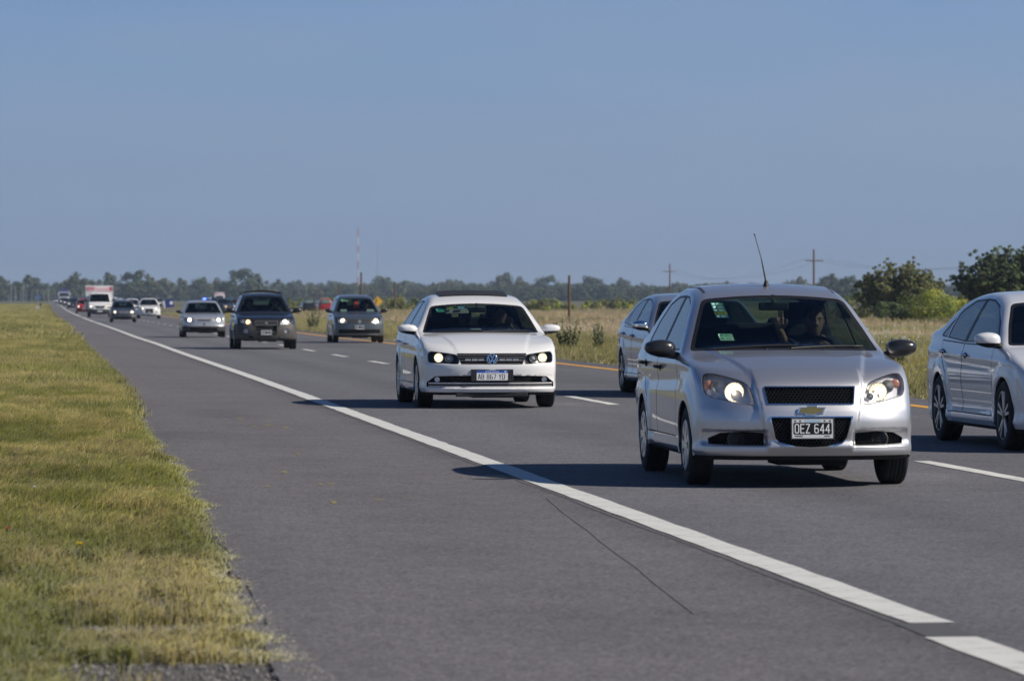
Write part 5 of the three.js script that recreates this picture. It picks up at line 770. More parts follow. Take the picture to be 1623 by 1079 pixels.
  for (let k = 0; k < 2600; k++) { const d = 85 + 75 * rng(), x = 18 + rng() * (0.23 * d - 14), b = fbm(x * 0.25 + 40, d * 0.08, 2); if (b < 0.45) continue; const c = rng() < 0.85 ? [0.7, 0.7, 0.66] : [0.75, 0.6, 0.06]; W.push([x, d, 0.25 + 0.4 * rng(), 0.6 + 0.7 * rng(), 0, ...c]); }
  for (let k = 0; k < 420; k++) { const d = 62 + 26 * rng(), x = 13.2 + 6 * rng(); if (fbm(x * 0.5 + 7, d * 0.2, 2) < 0.47) continue; W.push([x, d, 0.15 + 0.25 * rng(), 0.45 + 0.4 * rng(), 0, 0.78, 0.6, 0.04]); }
  scatter('roadside_grass', low, M.grass, L); scatter('tall_dry_grass', tall, M.grass, T); scatter('tall_dry_grass', tall2, M.grass, T2); scatter('wild_flowers', dot, M.flower, W);
  const lf = new THREE.CircleGeometry(0.03, 5); lf.rotateX(-Math.PI / 2); lf.scale(1.4, 1, 0.6); const LL = []; for (let k = 0; k < 26; k++) { const c = rng() < 0.5; LL.push([2.2 + 0.5 * rng() + (c ? 0 : rng() * 1.2 - 0.6), 44 + 5 * rng() - (c ? 0 : 20 * rng()), 0.006 + 0.004 * rng(), 0.4 + 0.9 * rng(), rng() * 6, 0.22, 0.2, 0.06, 1, 0.2 * rng()]); }
  scatter('leaf_litter', lf, std([1, 1, 1], 0.9, 0, { side: THREE.DoubleSide }), LL);
}
// single flowers in the near grass
function meadowFlower(x, d, h, color, label, r = 0.02) {
  const f = group('wild_flower'); f.position.copy(at3(x, d, -0.01)); mesh('stem', barBetween(V3(0, 0, 0), V3(0.01, h, 0.005), 0.0022, 0.0018, 5), std([0.09, 0.13, 0.04], 0.9), f);
  const list = []; for (let k = 0; k < 14; k++) { const p = new THREE.CircleGeometry(r * 0.42, 5); p.scale(0.55, 1, 1); p.translate(0, r * 0.62, 0); p.rotateX(-0.9 - 0.3 * (k % 2)); p.rotateY((k / 14) * 6.283); list.push(p); } const g = merge(list); g.translate(0.01, h, 0.005); mesh('petals', g, std(color, 0.7, 0, { side: THREE.DoubleSide }), f);
  const c = new THREE.SphereGeometry(r * 0.3, 8, 6); c.scale(1, 0.6, 1); c.translate(0.01, h + 0.002, 0.005); mesh('flower_centre', c, std([0.5, 0.3, 0.03], 0.8), f); return tag(f, label, 'flower');
}
meadowFlower(0.215, 21.4, 0.13, [0.85, 0.62, 0.02], 'single yellow flower standing in the near grass verge', 0.022);
meadowFlower(-0.165, 22.9, 0.13, [0.65, 0.09, 0.03], 'small orange red flower at the left end of the verge', 0.018);
meadowFlower(-0.02, 27.2, 0.16, [0.75, 0.75, 0.7], 'small white flower standing in the grass verge', 0.018);

// ------------------------------------------------------------------ trees and shrubs
function crown(rng, { w, h, y0, clumps, leaves, leaf, shape = 1, tones, tall = 0.7 }) {
  const pos = [], nor = [], col = [], c = new THREE.Color();
  for (let k = 0; k < clumps; k++) {
    let u, v, q; do { u = rng() * 2 - 1; v = rng() * 2 - 1; q = rng() * 2 - 1; } while (u * u + v * v + q * q > 1 || u * u + v * v + q * q < 0.12);
    const yy = (v + 1) / 2, prof = Math.pow(Math.sin(Math.PI * Math.min(1, 0.12 + 0.88 * Math.pow(yy, shape))), 0.6), cx = u * w / 2 * (0.4 + 0.6 * prof), cz = q * w / 2 * (0.4 + 0.6 * prof), cy = y0 + yy * (h - y0), r = (w / 2) * (0.2 + 0.2 * rng()), tone = tones[Math.floor(rng() * tones.length)], br = 0.7 + 0.6 * rng();
    for (let j = 0; j < leaves; j++) {
      const a = rng() * 6.283, b = Math.acos(2 * rng() - 1), rr = r * Math.cbrt(rng()), x = cx + Math.sin(b) * Math.cos(a) * rr, y = Math.max(0.02, cy + Math.cos(b) * rr * tall), z = cz + Math.sin(b) * Math.sin(a) * rr, s = leaf * (0.55 + 0.9 * rng());
      const n = V3(Math.sin(b) * Math.cos(a) + rng() - 0.5, Math.cos(b) + 0.5 + rng() - 0.5, Math.sin(b) * Math.sin(a) + rng() - 0.5).normalize(), t = V3(rng() - 0.5, rng() - 0.5, rng() - 0.5).cross(n).normalize(), e = n.clone().cross(t), kk = br * (0.8 + 0.4 * rng());
      const P = (p, o) => [x + t.x * p * s + e.x * o * s, y + t.y * p * s + e.y * o * s, z + t.z * p * s + e.z * o * s];
      pos.push(...P(-0.5, -0.2), ...P(0.5, -0.1), ...P(0.05, 0.45), ...P(-0.5, -0.2), ...P(0.15, -0.5), ...P(0.5, -0.1)); for (let m = 0; m < 6; m++) { nor.push(n.x, n.y, n.z); col.push(tone[0] * kk, tone[1] * kk, tone[2] * kk); }
    }
  }
  const g = new THREE.BufferGeometry(); g.setAttribute('position', new THREE.Float32BufferAttribute(pos, 3)); g.setAttribute('normal', new THREE.Float32BufferAttribute(nor, 3)); g.setAttribute('color', new THREE.Float32BufferAttribute(col, 3)); return g;
}
function spray(rng, { w, h, branches, puffs, leaves, leaf, tones, y0 = 0.3, droop = 0.1 }) {   // foliage carried along spreading branches
  const parts = [], limbs = [];
  for (let k = 0; k < branches; k++) {
    const a = (k / branches) * 6.283 * 2.4 + rng(), out = Math.sqrt(0.06 + 0.94 * rng()), tip = V3(Math.cos(a) * w / 2 * out, lerp(h * (0.86 + 0.16 * rng()), h * 0.45, out * out * (0.6 + 0.5 * rng())), Math.sin(a) * w / 2 * out), root = V3(tip.x * 0.1, y0 * rng(), tip.z * 0.1), bow = V3(tip.x * 0.62, lerp(root.y, tip.y, 0.5), tip.z * 0.62);
    const c = new THREE.QuadraticBezierCurve3(root, bow, tip); limbs.push(new THREE.TubeGeometry(c, 6, h * 0.009 * (0.6 + 0.6 * rng()), 5));
    const tone = tones[Math.floor(rng() * tones.length)];
    for (let j = 0; j < puffs; j++) { const p = c.getPoint(0.35 + 0.65 * ((j + rng()) / puffs)), s = 0.75 + 0.5 * rng(), g = crown(rng, { w: w * 0.13 * s, h: w * 0.11 * s, y0: 0, clumps: 4, leaves, leaf, tones: [tone, tones[Math.floor(rng() * tones.length)]], tall: 0.6 }); g.rotateZ((rng() - 0.5) * 0.8); g.translate(p.x, Math.max(0.1, p.y - w * 0.04), p.z); parts.push(g); }
  }
  return [mergeGeometries(parts), merge(limbs)];
}
function trunkGeo(rng, h, r, limbs, w) { const list = [barBetween(V3(0, -0.1, 0), V3(w * 0.02, h * 0.55, w * 0.01), r, r * 0.6, 7)]; for (let k = 0; k < limbs; k++) { const a = (k / limbs) * 6.283 + rng(), s = V3(w * 0.02 * rng(), h * (0.25 + 0.3 * rng()), 0), e = V3(Math.cos(a) * w * (0.2 + 0.2 * rng()), h * (0.65 + 0.25 * rng()), Math.sin(a) * w * (0.2 + 0.2 * rng())); list.push(barBetween(s, e, r * 0.5, r * 0.15, 6)); } return merge(list); }
M.leaf = std([0.78, 0.8, 0.8], 0.8, 0, { vertexColors: true }); M.leafNear = phys([2.0, 1.95, 1.9], 1, 0, { vertexColors: true, transmission: 0.4, thickness: 0, ior: 1.3 }); M.bark = std([0.10, 0.085, 0.07], 0.95); M.paleBark = std([0.34, 0.32, 0.28], 0.9);
const GREEN = [[0.055, 0.085, 0.028], [0.075, 0.10, 0.032], [0.04, 0.062, 0.025]], OLIVE = [[0.10, 0.115, 0.042], [0.075, 0.085, 0.035], [0.13, 0.13, 0.05]], DARK = [[0.03, 0.05, 0.024], [0.042, 0.06, 0.028]], LIME = [[0.20, 0.22, 0.035], [0.14, 0.17, 0.03], [0.10, 0.13, 0.03]], GREYG = [[0.13, 0.15, 0.09], [0.10, 0.125, 0.07], [0.17, 0.18, 0.11]];
const rngT = rngOf(77);
const protoTree = (opt, trunk = M.bark) => ({ crown: crown(rngT, opt), trunk: trunkGeo(rngT, opt.h * 0.8, opt.h * 0.022, 5, opt.w), mat: trunk });
const farProtos = [
  protoTree({ w: 13, h: 13.5, y0: 1.0, clumps: 34, leaves: 44, leaf: 1.0, tones: [...GREEN, ...OLIVE] }),
  protoTree({ w: 11, h: 14, y0: 1.5, clumps: 40, leaves: 40, leaf: 0.95, shape: 0.8, tones: OLIVE }),
  protoTree({ w: 16, h: 13, y0: 0.8, clumps: 46, leaves: 44, leaf: 1.05, tones: GREEN }),
  protoTree({ w: 9, h: 12, y0: 1.2, clumps: 30, leaves: 40, leaf: 0.9, shape: 0.8, tones: [...OLIVE, ...GREYG] }),
];
function tree(kind, x, d, h, wide, label, grp, name = 'tree') { const p = farProtos[kind], t = group(name), s = h / p.crown.boundingBoxMax; t.position.copy(at3(x, d, -0.15)); t.rotation.y = rngT() * 6.28; t.scale.set(s * wide, s, s * wide); mesh('trunk', p.trunk, p.mat, t); mesh('crown', p.crown, M.leaf, t); return tag(t, label, 'tree', grp); }
for (const p of farProtos) { p.crown.computeBoundingBox(); p.crown.boundingBoxMax = p.crown.boundingBox.max.y; }
const px2x = (px, d) => d * Math.tan(Math.atan((px - 811.5) / 6600) + 0.11397);   // sideways distance that a photo column has at a given depth, worked out once for the survey below
// [column, top in photo pixels above the horizon, depth, kind, width, words]
const LONE = [
  [2, 36, 1700, 0, 0.8, 'round green tree at the left end of the treeline'], [45, 38, 1750, 0, 1.15, 'broad olive tree left of the far end of the road'], [24, 28, 1800, 3, 1.1, 'low tree between the two leftmost crowns of the treeline'], [70, 25, 1900, 2, 0.8, 'low tree standing where the road vanishes'],
  [122, 43, 1700, 1, 1.3, 'tall tree with a tapering crown behind the white box truck'], [104, 30, 1750, 3, 1.0, 'small tree just left of the tapering tall tree'], [170, 42, 1750, 0, 0.95, 'round crowned tree above the white box truck'], [146, 30, 1850, 3, 1.2, 'low tree in the gap above the box truck'], [215, 46, 1650, 2, 0.95, 'large tree with a double crown above the white off-roader'], [232, 40, 1680, 1, 1.2, 'right hand half of the double crowned tree clump'],
  [258, 33, 1800, 3, 1.3, 'lower tree right of the double crowned clump'], [285, 33, 1850, 0, 1.0, 'mid height tree above the blue roadside board'], [318, 35, 1800, 2, 0.8, 'dark broad tree above the silver sedan'], [345, 34, 1820, 1, 1.2, 'tree left of the largest crown in the treeline'], [383, 49, 1650, 2, 1.05, 'largest dome shaped tree in the left treeline'], [408, 40, 1700, 0, 0.9, 'right shoulder of the dome shaped tree clump'],
  [440, 31, 2100, 0, 1.1, 'hazy tree behind the dark wagon'], [470, 30, 2200, 2, 1.0, 'hazy broad tree right of the dark wagon'], [604, 37, 2200, 2, 1.0, 'hazy domed tree right of the red and white mast'], [640, 29, 2300, 0, 1.1, 'hazy tree between the mast and the white sedan'], [712, 31, 2300, 3, 1.3, 'narrow hazy tree above the white sedan'],
  [803, 42, 1900, 0, 1.2, 'tall hazy tree above the white sedan roof'], [825, 36, 1950, 1, 1.2, 'tree leaning out of the wood right of the white sedan'], [868, 38, 2000, 2, 1.0, 'broad hazy tree left of the brown post'], [935, 37, 2000, 2, 0.9, 'broad hazy tree right of the brown post'], [985, 34, 2050, 0, 1.0, 'hazy tree above the steel blue sedan'],
  [1268, 36, 1900, 3, 0.8, 'small lone tree beside the nearest power pole'], [1318, 41, 1500, 0, 1.1, 'hazy round tree right of the nearest power pole'], [1345, 38, 1500, 2, 0.9, 'hazy broad tree left of the feathery tree']];
for (const [px, up, d, kind, wide, label] of LONE) tree(kind, px2x(px, d) - bend(d), d, (up + 1.38 * 6600 / d) * d / 6600, wide, label);
{   // the far wood behind them, which reads as one mass
  const lists = [[], [], [], []], r = rngOf(5);
  const add = (px, d, h, k) => lists[k].push([px2x(px, d) - bend(d), d, -0.3, h / farProtos[k].crown.boundingBoxMax, r() * 6.28, 1, 1, 1]);
  for (let px = -260; px < 1900; px += 3) { const d = 2300 + 500 * r(), top = 20 + 6 * fbm(px * 0.011, 2, 3) + 7 * (noise2(px * 0.06, 4) - 0.5); add(px + 4 * r(), d, (top + 1.38 * 6600 / d) * d / 6600 * (0.85 + 0.3 * r()), Math.floor(r() * 4)); }
  for (let px = 690; px < 1900; px += 3) { const d = 1700 + 160 * r(), top = 17 + 5 * fbm(px * 0.02, 8, 2); add(px + 3 * r(), d, (top + 1.38 * 6600 / d) * d / 6600 * (0.9 + 0.2 * r()), r() < 0.5 ? 2 : 0); }
  for (let px = -260; px < 700; px += 3) { const d = 1850 + 250 * r(), top = 16 + 6 * fbm(px * 0.02, 3, 2); add(px + 5 * r(), d, (top + 1.38 * 6600 / d) * d / 6600 * (0.85 + 0.3 * r()), Math.floor(r() * 4)); }
  lists.forEach((l, k) => scatter('distant_wood', farProtos[k].crown, M.leaf, l));
  const tr = barBetween(V3(0, 0, 0), V3(0.1, 5, 0), 0.22, 0.15, 5), tl = []; for (let px = -60; px < 130; px += 3) { const d = 1650 + 150 * r(); tl.push([px2x(px + 3 * r(), d) - bend(d), d, 0, 0.7 + 0.6 * r(), r() * 6, 0.2, 0.2, 0.2]); } scatter('distant_trunks', tr, std([1, 1, 1], 0.9), tl.filter((q, k) => k % 3 === 0));
}
function shrub(name, x, d, opt, label, category = 'bush', turn = 0) { const t = group(name); t.position.copy(at3(x, d, -0.15)); t.rotation.y = turn; mesh('stem', trunkGeo(rngT, opt.h * 0.85, opt.r ?? opt.h * 0.02, 7, opt.w), M.bark, t); mesh('crown', crown(rngT, opt), M.leafNear, t); return tag(t, label, category); }
function sprayTree(x, d, o, label) { const t = group('tree'); t.position.copy(at3(x, d, -0.15)); const [f, b] = spray(rngT, o); mesh('trunk', b, M.bark, t); mesh('crown', f, M.leafNear, t); return tag(t, label, 'tree'); }
sprayTree(55.0, 262, { w: 5.9, h: 4.2, branches: 72, puffs: 8, leaves: 18, leaf: 0.13, tones: [...OLIVE, [0.12, 0.14, 0.055]] }, 'loose feathery tree behind the nearest car');
sprayTree(55.4, 232, { w: 7.4, h: 4.6, branches: 130, puffs: 7, leaves: 18, leaf: 0.14, tones: [...GREEN, ...DARK, [0.075, 0.095, 0.035]], y0: 0.6 }, 'dense dark green tree above the white car at the right edge');
if (0) shrub('tree', 54.0, 262, { w: 4.4, h: 3.95, y0: 1.1, clumps: 70, leaves: 70, leaf: 0.2, tones: [...OLIVE, [0.11, 0.13, 0.05]], tall: 0.5 }, 'loose feathery tree behind the nearest car', 'tree');
if (0) shrub('tree', 54.6, 232, { w: 6.6, h: 4.35, y0: 0.5, clumps: 120, leaves: 90, leaf: 0.2, tones: [...GREEN, ...DARK, [0.075, 0.095, 0.035]], tall: 0.8 }, 'dense dark green tree above the white car at the right edge', 'tree');
shrub('bush', 54.6, 252, { w: 3.8, h: 2.15, y0: 0.2, clumps: 44, leaves: 110, leaf: 0.11, tones: LIME }, 'bright yellow green bush below the feathery tree');
shrub('bush', 53.4, 268, { w: 3.0, h: 2.05, y0: 0.2, clumps: 36, leaves: 110, leaf: 0.12, tones: [...GREEN, ...OLIVE] }, 'dark bush at the left foot of the feathery tree');
shrub('bush', 57.6, 258, { w: 3.0, h: 1.95, y0: 0.2, clumps: 36, leaves: 110, leaf: 0.12, tones: [...OLIVE, ...LIME] }, 'olive bush between the feathery tree and the dense dark tree');
shrub('bush', 52.2, 252, { w: 2.6, h: 1.4, y0: 0.1, clumps: 30, leaves: 100, leaf: 0.11, tones: [...GREEN] }, 'low green bush under the feathery tree');
{
  const B = [[452, 500, 1.7, 3.2], [478, 520, 1.7, 3.4], [520, 515, 1.8, 3.2], [548, 500, 1.5, 2.6], [612, 500, 1.75, 3.4], [632, 490, 1.9, 3.4], [655, 500, 1.65, 3.6], [676, 520, 1.5, 3.0], [850, 470, 1.5, 3.4], [870, 480, 1.6, 3.4], [893, 500, 1.3, 2.8], [936, 520, 1.5, 3.2], [958, 530, 1.55, 3.2], [980, 520, 1.5, 3.2], [1003, 525, 1.6, 3.2]];
  const where = ['behind the dark wagon', 'left of the grey hatchback', 'above the grey hatchback roof', 'behind the grey hatchback', 'beside the yellow warning sign', 'right of the yellow warning sign', 'left of the white sedan', 'touching the white sedan roofline', 'right of the white sedan mirror', 'left of the brown post', 'at the foot of the brown post', 'right of the brown post', 'midway between the brown post and the steel blue sedan', 'left of the steel blue sedan', 'touching the steel blue sedan'];
  B.forEach(([px, d, h, w], k) => shrub('bush', px2x(px, d), d, { w, h, y0: 0.15, clumps: 20, leaves: 50, leaf: 0.19, tones: k % 3 ? [...LIME, ...OLIVE] : [...GREEN, ...OLIVE] }, 'low green field bush ' + where[k]));
}
function weed(x, d, h, n, spread, label) {   // upright leafy stems
  const t = group('weed_plant'); t.position.copy(at3(x, d, -0.12)); const st = [], lv = []; const r = rngT;
  for (let k = 0; k < n; k++) { const a = r() * 6.28, q = spread * Math.sqrt(r()), b = V3(Math.cos(a) * q * 0.4, 0, Math.sin(a) * q * 0.4), hh = h * (0.6 + 0.4 * r()), e = V3(Math.cos(a) * q, hh, Math.sin(a) * q); st.push(barBetween(b, e, 0.008, 0.004, 5));
    for (let j = 0; j < 26; j++) { const f = 0.15 + 0.85 * (j / 26), p = b.clone().lerp(e, f), g = new THREE.CircleGeometry(0.5, 6), s = 0.15 * (1.1 - 0.5 * f) * (0.7 + 0.5 * r()); g.scale(s * 0.42, s, 1); g.translate(0, s * 0.55, 0); g.rotateX(0.5 + 0.7 * r()); g.rotateY(j * 2.4 + r()); g.translate(p.x, p.y, p.z); lv.push(g); } }
  mesh('stems', merge(st), std([0.12, 0.12, 0.06], 0.9), t); mesh('leaves', merge(lv), M.weedLeaf ?? (M.weedLeaf = std([0.125, 0.15, 0.075], 0.8, 0, { side: THREE.DoubleSide })), t); return tag(t, label, 'weed');
}
weed(15.85, 117, 0.92, 7, 0.34, 'upright leafy weed left of the steel blue sedan');
weed(14.75, 115, 1.0, 12, 0.5, 'bushy grey green weed beside the white sedan mirror');
weed(14.1, 121, 0.75, 8, 0.4, 'low grey green weed partly behind the white sedan');
weed(13.4, 202, 1.15, 12, 0.42, 'bushy weed on the verge left of the grey hatchback');
weed(18.2, 87, 0.72, 6, 0.3, 'branching weed beside the nearest car right mirror');
weed(17.6, 80, 0.5, 6, 0.3, 'low yellow flowering weed below the nearest car right mirror');

// ------------------------------------------------------------------ posts, mast, signs
M.wood = std([0.13, 0.075, 0.05], 0.9); M.steelGrey = std([0.35, 0.36, 0.38], 0.5, 0.6);
function powerPole(x, d, h, arm, label) { const p = group('power_pole'); p.position.copy(at3(x, d, -0.2)); p.rotation.y = 0.12; const g = cyl(0.11, 0.17, h, 10); g.translate(0, h / 2, 0); mesh('pole', g, M.wood, p); mesh('crossarm', bx(arm, 0.13, 0.1, 0, h - 1.5, 0.12), M.wood, p); for (const q of [-0.48, -0.3, 0.3, 0.48]) { const i = cyl(0.05, 0.06, 0.2, 8); i.translate(q * arm, h - 1.34, 0.12); mesh('insulator', i, std([0.6, 0.58, 0.54], 0.3), p); } return tag(p, label, 'power pole'); }
powerPole(102.6, 545, 8.2, 2.5, 'nearest brown power pole with one crossarm, behind the nearest car');
powerPole(120.1, 790, 8.2, 2.7, 'power pole with crossarm behind the steel blue sedan');
powerPole(140.4, 1450, 8.4, 2.8, 'farthest power pole with crossarm, above the white sedan');
for (const [q, end] of [[-1.15, 'left end'], [1.15, 'right end']]) for (const [a, b, w] of [[[102.6, 545], [120.1, 790], 'leading left, tied to the ' + end + ' of the nearest crossarm'], [[102.6, 545], [85, 300], 'leading right, tied to the ' + end + ' of the nearest crossarm']]) { const A = at3(a[0] + q, a[1], 6.8), B = at3(b[0] + q, b[1], 6.8), pts = []; for (let k = 0; k <= 10; k++) { const p = A.clone().lerp(B, k / 10); p.y -= 2.2 * 4 * (k / 10) * (1 - k / 10); pts.push(p.toArray()); } tag(mesh('power_wire', tube(pts, 0.011, 40, 5), M.plastic), 'thin dark wire ' + w, 'wire', 'wires of the power line'); }
function post(x, d, h, r, label, mat = M.wood, name = 'wooden_post') { const p = group(name); p.position.copy(at3(x, d, -0.2)); const g = cyl(r * 0.85, r, h, 10); g.translate(0, h / 2, 0); mesh('shaft', g, mat, p); const c = new THREE.SphereGeometry(r * 0.85, 10, 6); c.scale(1, 0.5, 1); c.translate(0, h, 0); mesh('post_top', c, mat, p); return tag(p, label, 'post'); }
post(36.6, 285, 3.3, 0.1, 'tall brown post in the field right of the white sedan');
post(41.2, 480, 3.6, 0.11, 'brown post right of the yellow warning sign');
post(37.3, 480, 4.7, 0.12, 'tallest brown post above the grey hatchback roof');
post(47, 700, 3.0, 0.12, 'small far post left of the grey hatchback');
post(50.6, 705, 3.8, 0.12, 'far post just left of the grey hatchback roof');
post(52.5, 800, 3.2, 0.12, 'far post between the dark wagon and the grey hatchback');
post(-6.4, 900, 4.2, 0.11, 'pale post at the left edge of the field', M.steelGrey, 'pale_post'); post(-3.7, 880, 4.2, 0.11, 'second pale post right of the field edge', M.steelGrey, 'pale_post');
{
  const m = group('radio_mast'); m.position.copy(at3(px2x(567, 2500) - bend(2500), 2500, 0)); const H = 43, n = 9, R = 0.55, red = std([0.5, 0.07, 0.05], 0.6), wh = std([0.75, 0.75, 0.75], 0.6);
  for (let k = 0; k < n; k++) { const y0 = (H * k) / n, y1 = (H * (k + 1)) / n, list = []; for (let j = 0; j < 3; j++) { const a = (j / 3) * 6.283, b = ((j + 1) / 3) * 6.283, p = (q, y) => V3(Math.cos(q) * R, y, Math.sin(q) * R); list.push(barBetween(p(a, y0), p(a, y1), 0.09, 0.09, 5)); for (let s = 0; s < 4; s++) list.push(barBetween(p(s % 2 ? a : b, lerp(y0, y1, s / 4)), p(s % 2 ? b : a, lerp(y0, y1, (s + 1) / 4)), 0.05, 0.05, 4)); } mesh('mast_section', merge(list), k % 2 ? wh : red, m); }
  mesh('mast_tip', barBetween(V3(0, H, 0), V3(0, H + 2, 0), 0.06, 0.04, 5), red, m); tag(m, 'tall red and white lattice mast on the horizon', 'mast');
  const m2 = group('radio_mast'); m2.position.copy(at3(px2x(598, 3000) - bend(3000), 3000, 0)); for (let k = 0; k < 3; k++) { const a = (k / 3) * 6.283; mesh('mast_leg', barBetween(V3(Math.cos(a) * 0.4, 0, Math.sin(a) * 0.4), V3(Math.cos(a) * 0.25, 43, Math.sin(a) * 0.25), 0.1, 0.08, 5), M.steelGrey, m2); } tag(m2, 'faint grey mast right of the red and white mast', 'mast');
}
{
  const s = group('warning_sign'); s.position.copy(at3(36, 440, -0.2)); const p = cyl(0.04, 0.04, 1.6, 8); p.translate(0, 0.8, -0.03); mesh('sign_post', p, M.steelGrey, s);
  const g = bx(0.78, 0.78, 0.012, 0, 0, 0, 0.004); g.rotateZ(Math.PI / 4); g.translate(0, 1.42, 0); mesh('sign_panel', g, std([0.85, 0.50, 0.02], 0.5), s); mesh('sign_mark', merge([bx(0.1, 0.46, 0.006, -0.2, 1.40, 0.012), bx(0.2, 0.08, 0.006, -0.08, 1.6, 0.012)]), M.plastic, s); tag(s, 'yellow diamond warning sign beyond the road', 'road sign');
  const r = group('route_sign'); r.position.copy(at3(0.1, 500, -0.1)); const q = cyl(0.05, 0.05, 2.0, 8); q.translate(0, 1, -0.04); mesh('sign_post', q, M.steelGrey, r); const h = bx(0.62, 0.62, 0.02); h.rotateZ(Math.PI / 4); h.scale(1, 0.85, 1); h.translate(0, 1.75, 0); mesh('sign_panel', h, std([0.12, 0.2, 0.36], 0.5), r); mesh('lower_plate', bx(0.4, 0.3, 0.02, 0, 0.55, 0.02), std([0.55, 0.55, 0.6], 0.5), r); mesh('marker_flag', bx(0.2, 0.3, 0.02, 0.32, 0.85, 0.0), M.plastic, r); tag(r, 'blue diamond route sign on the left verge', 'road sign');
  const b = group('roadside_board'); b.position.copy(at3(14.4, 450, 0.0)); b.rotation.z = 0.12; mesh('board_panel', bx(0.95, 0.85, 0.03, 0, 1.02, 0, 0.01), std([0.02, 0.035, 0.22], 0.5), b); const c = cyl(0.2, 0.2, 0.01, 18); c.rotateX(Math.PI / 2); c.translate(0.2, 1.05, 0.025); mesh('board_mark', c, std([0.8, 0.82, 0.86], 0.5), b); mesh('board_edge', bx(0.16, 0.8, 0.03, -0.56, 0.95, 0), std([0.75, 0.72, 0.72], 0.5), b); for (const x of [-0.35, 0.35]) mesh('board_leg', barBetween(V3(x, -0.1, -0.03), V3(x, 0.65, -0.03), 0.025, 0.025), M.steelGrey, b); tag(b, 'dark blue roadside board with a white disc', 'board');
}
// ------------------------------------------------------------------ people in the cars: one skin surface, clothes and hair as its children
function capsules(list, k) { return (x, y, z) => { let v = 1e9; for (const [a, b, ra, rb] of list) { const ex = b[0] - a[0], ey = b[1] - a[1], ez = b[2] - a[2], wx = x - a[0], wy = y - a[1], wz = z - a[2], t = clamp((wx * ex + wy * ey + wz * ez) / (ex * ex + ey * ey + ez * ez + 1e-9), 0, 1), d = Math.hypot(wx - ex * t, wy - ey * t, wz - ez * t) - lerp(ra, rb, t); v = smin(v, d, k); } return v; }; }
function bounds(list, pad) { const lo = [1e9, 1e9, 1e9], hi = [-1e9, -1e9, -1e9]; for (const [a, b, ra, rb] of list) for (const [p, r] of [[a, ra], [b, rb]]) for (let c = 0; c < 3; c++) { lo[c] = Math.min(lo[c], p[c] - r - pad); hi[c] = Math.max(hi[c], p[c] + r + pad); } return [lo, hi]; }
const fieldOf = (list, k, cell) => { const [lo, hi] = bounds(list, cell * 2 + 0.01); return fieldMesh(capsules(list, k), lo, hi, cell); };
function hand(w, dir, across, curl, pose) {   // wrist, finger direction, across the palm towards the thumb; pose gives each finger's bend
  const D = V3(...dir).normalize(), A = V3(...across); A.sub(D.clone().multiplyScalar(A.dot(D))).normalize(); const N = D.clone().cross(A).multiplyScalar(curl), W = V3(...w), at = (d, a, n) => W.clone().addScaledVector(D, d).addScaledVector(A, a).addScaledVector(N, n).toArray(), list = [[at(0, 0.012, 0), at(0.085, 0.028, 0), 0.017, 0.014], [at(0, -0.012, 0), at(0.08, -0.028, 0), 0.017, 0.013], [at(0.01, 0, 0), at(0.085, 0, 0), 0.018, 0.014]];
  const L = [0.07, 0.078, 0.072, 0.058];
  for (let k = 0; k < 4; k++) { const a = 0.031 - 0.021 * k; let d = 0.088 - 0.004 * Math.abs(k - 1), n = 0, ang = 0; let p = at(d, a, n); for (let j = 0; j < 3; j++) { ang += pose[k] * [0.9, 1.1, 0.7][j]; const s = L[k] * [0.45, 0.32, 0.23][j]; d += Math.cos(ang) * s; n += Math.sin(ang) * s; const q = at(d, a, n); list.push([p, q, 0.0088 - 0.0008 * j, 0.0082 - 0.0009 * j]); p = q; } }
  let p = at(0.02, 0.03, 0.004); for (const [d, a, n, r] of [[0.05, 0.055, 0.02, 0.011], [0.075, 0.06, 0.035, 0.0095]]) { const q = at(d, a, n); list.push([p, q, r + 0.001, r]); p = q; }
  return list;
}
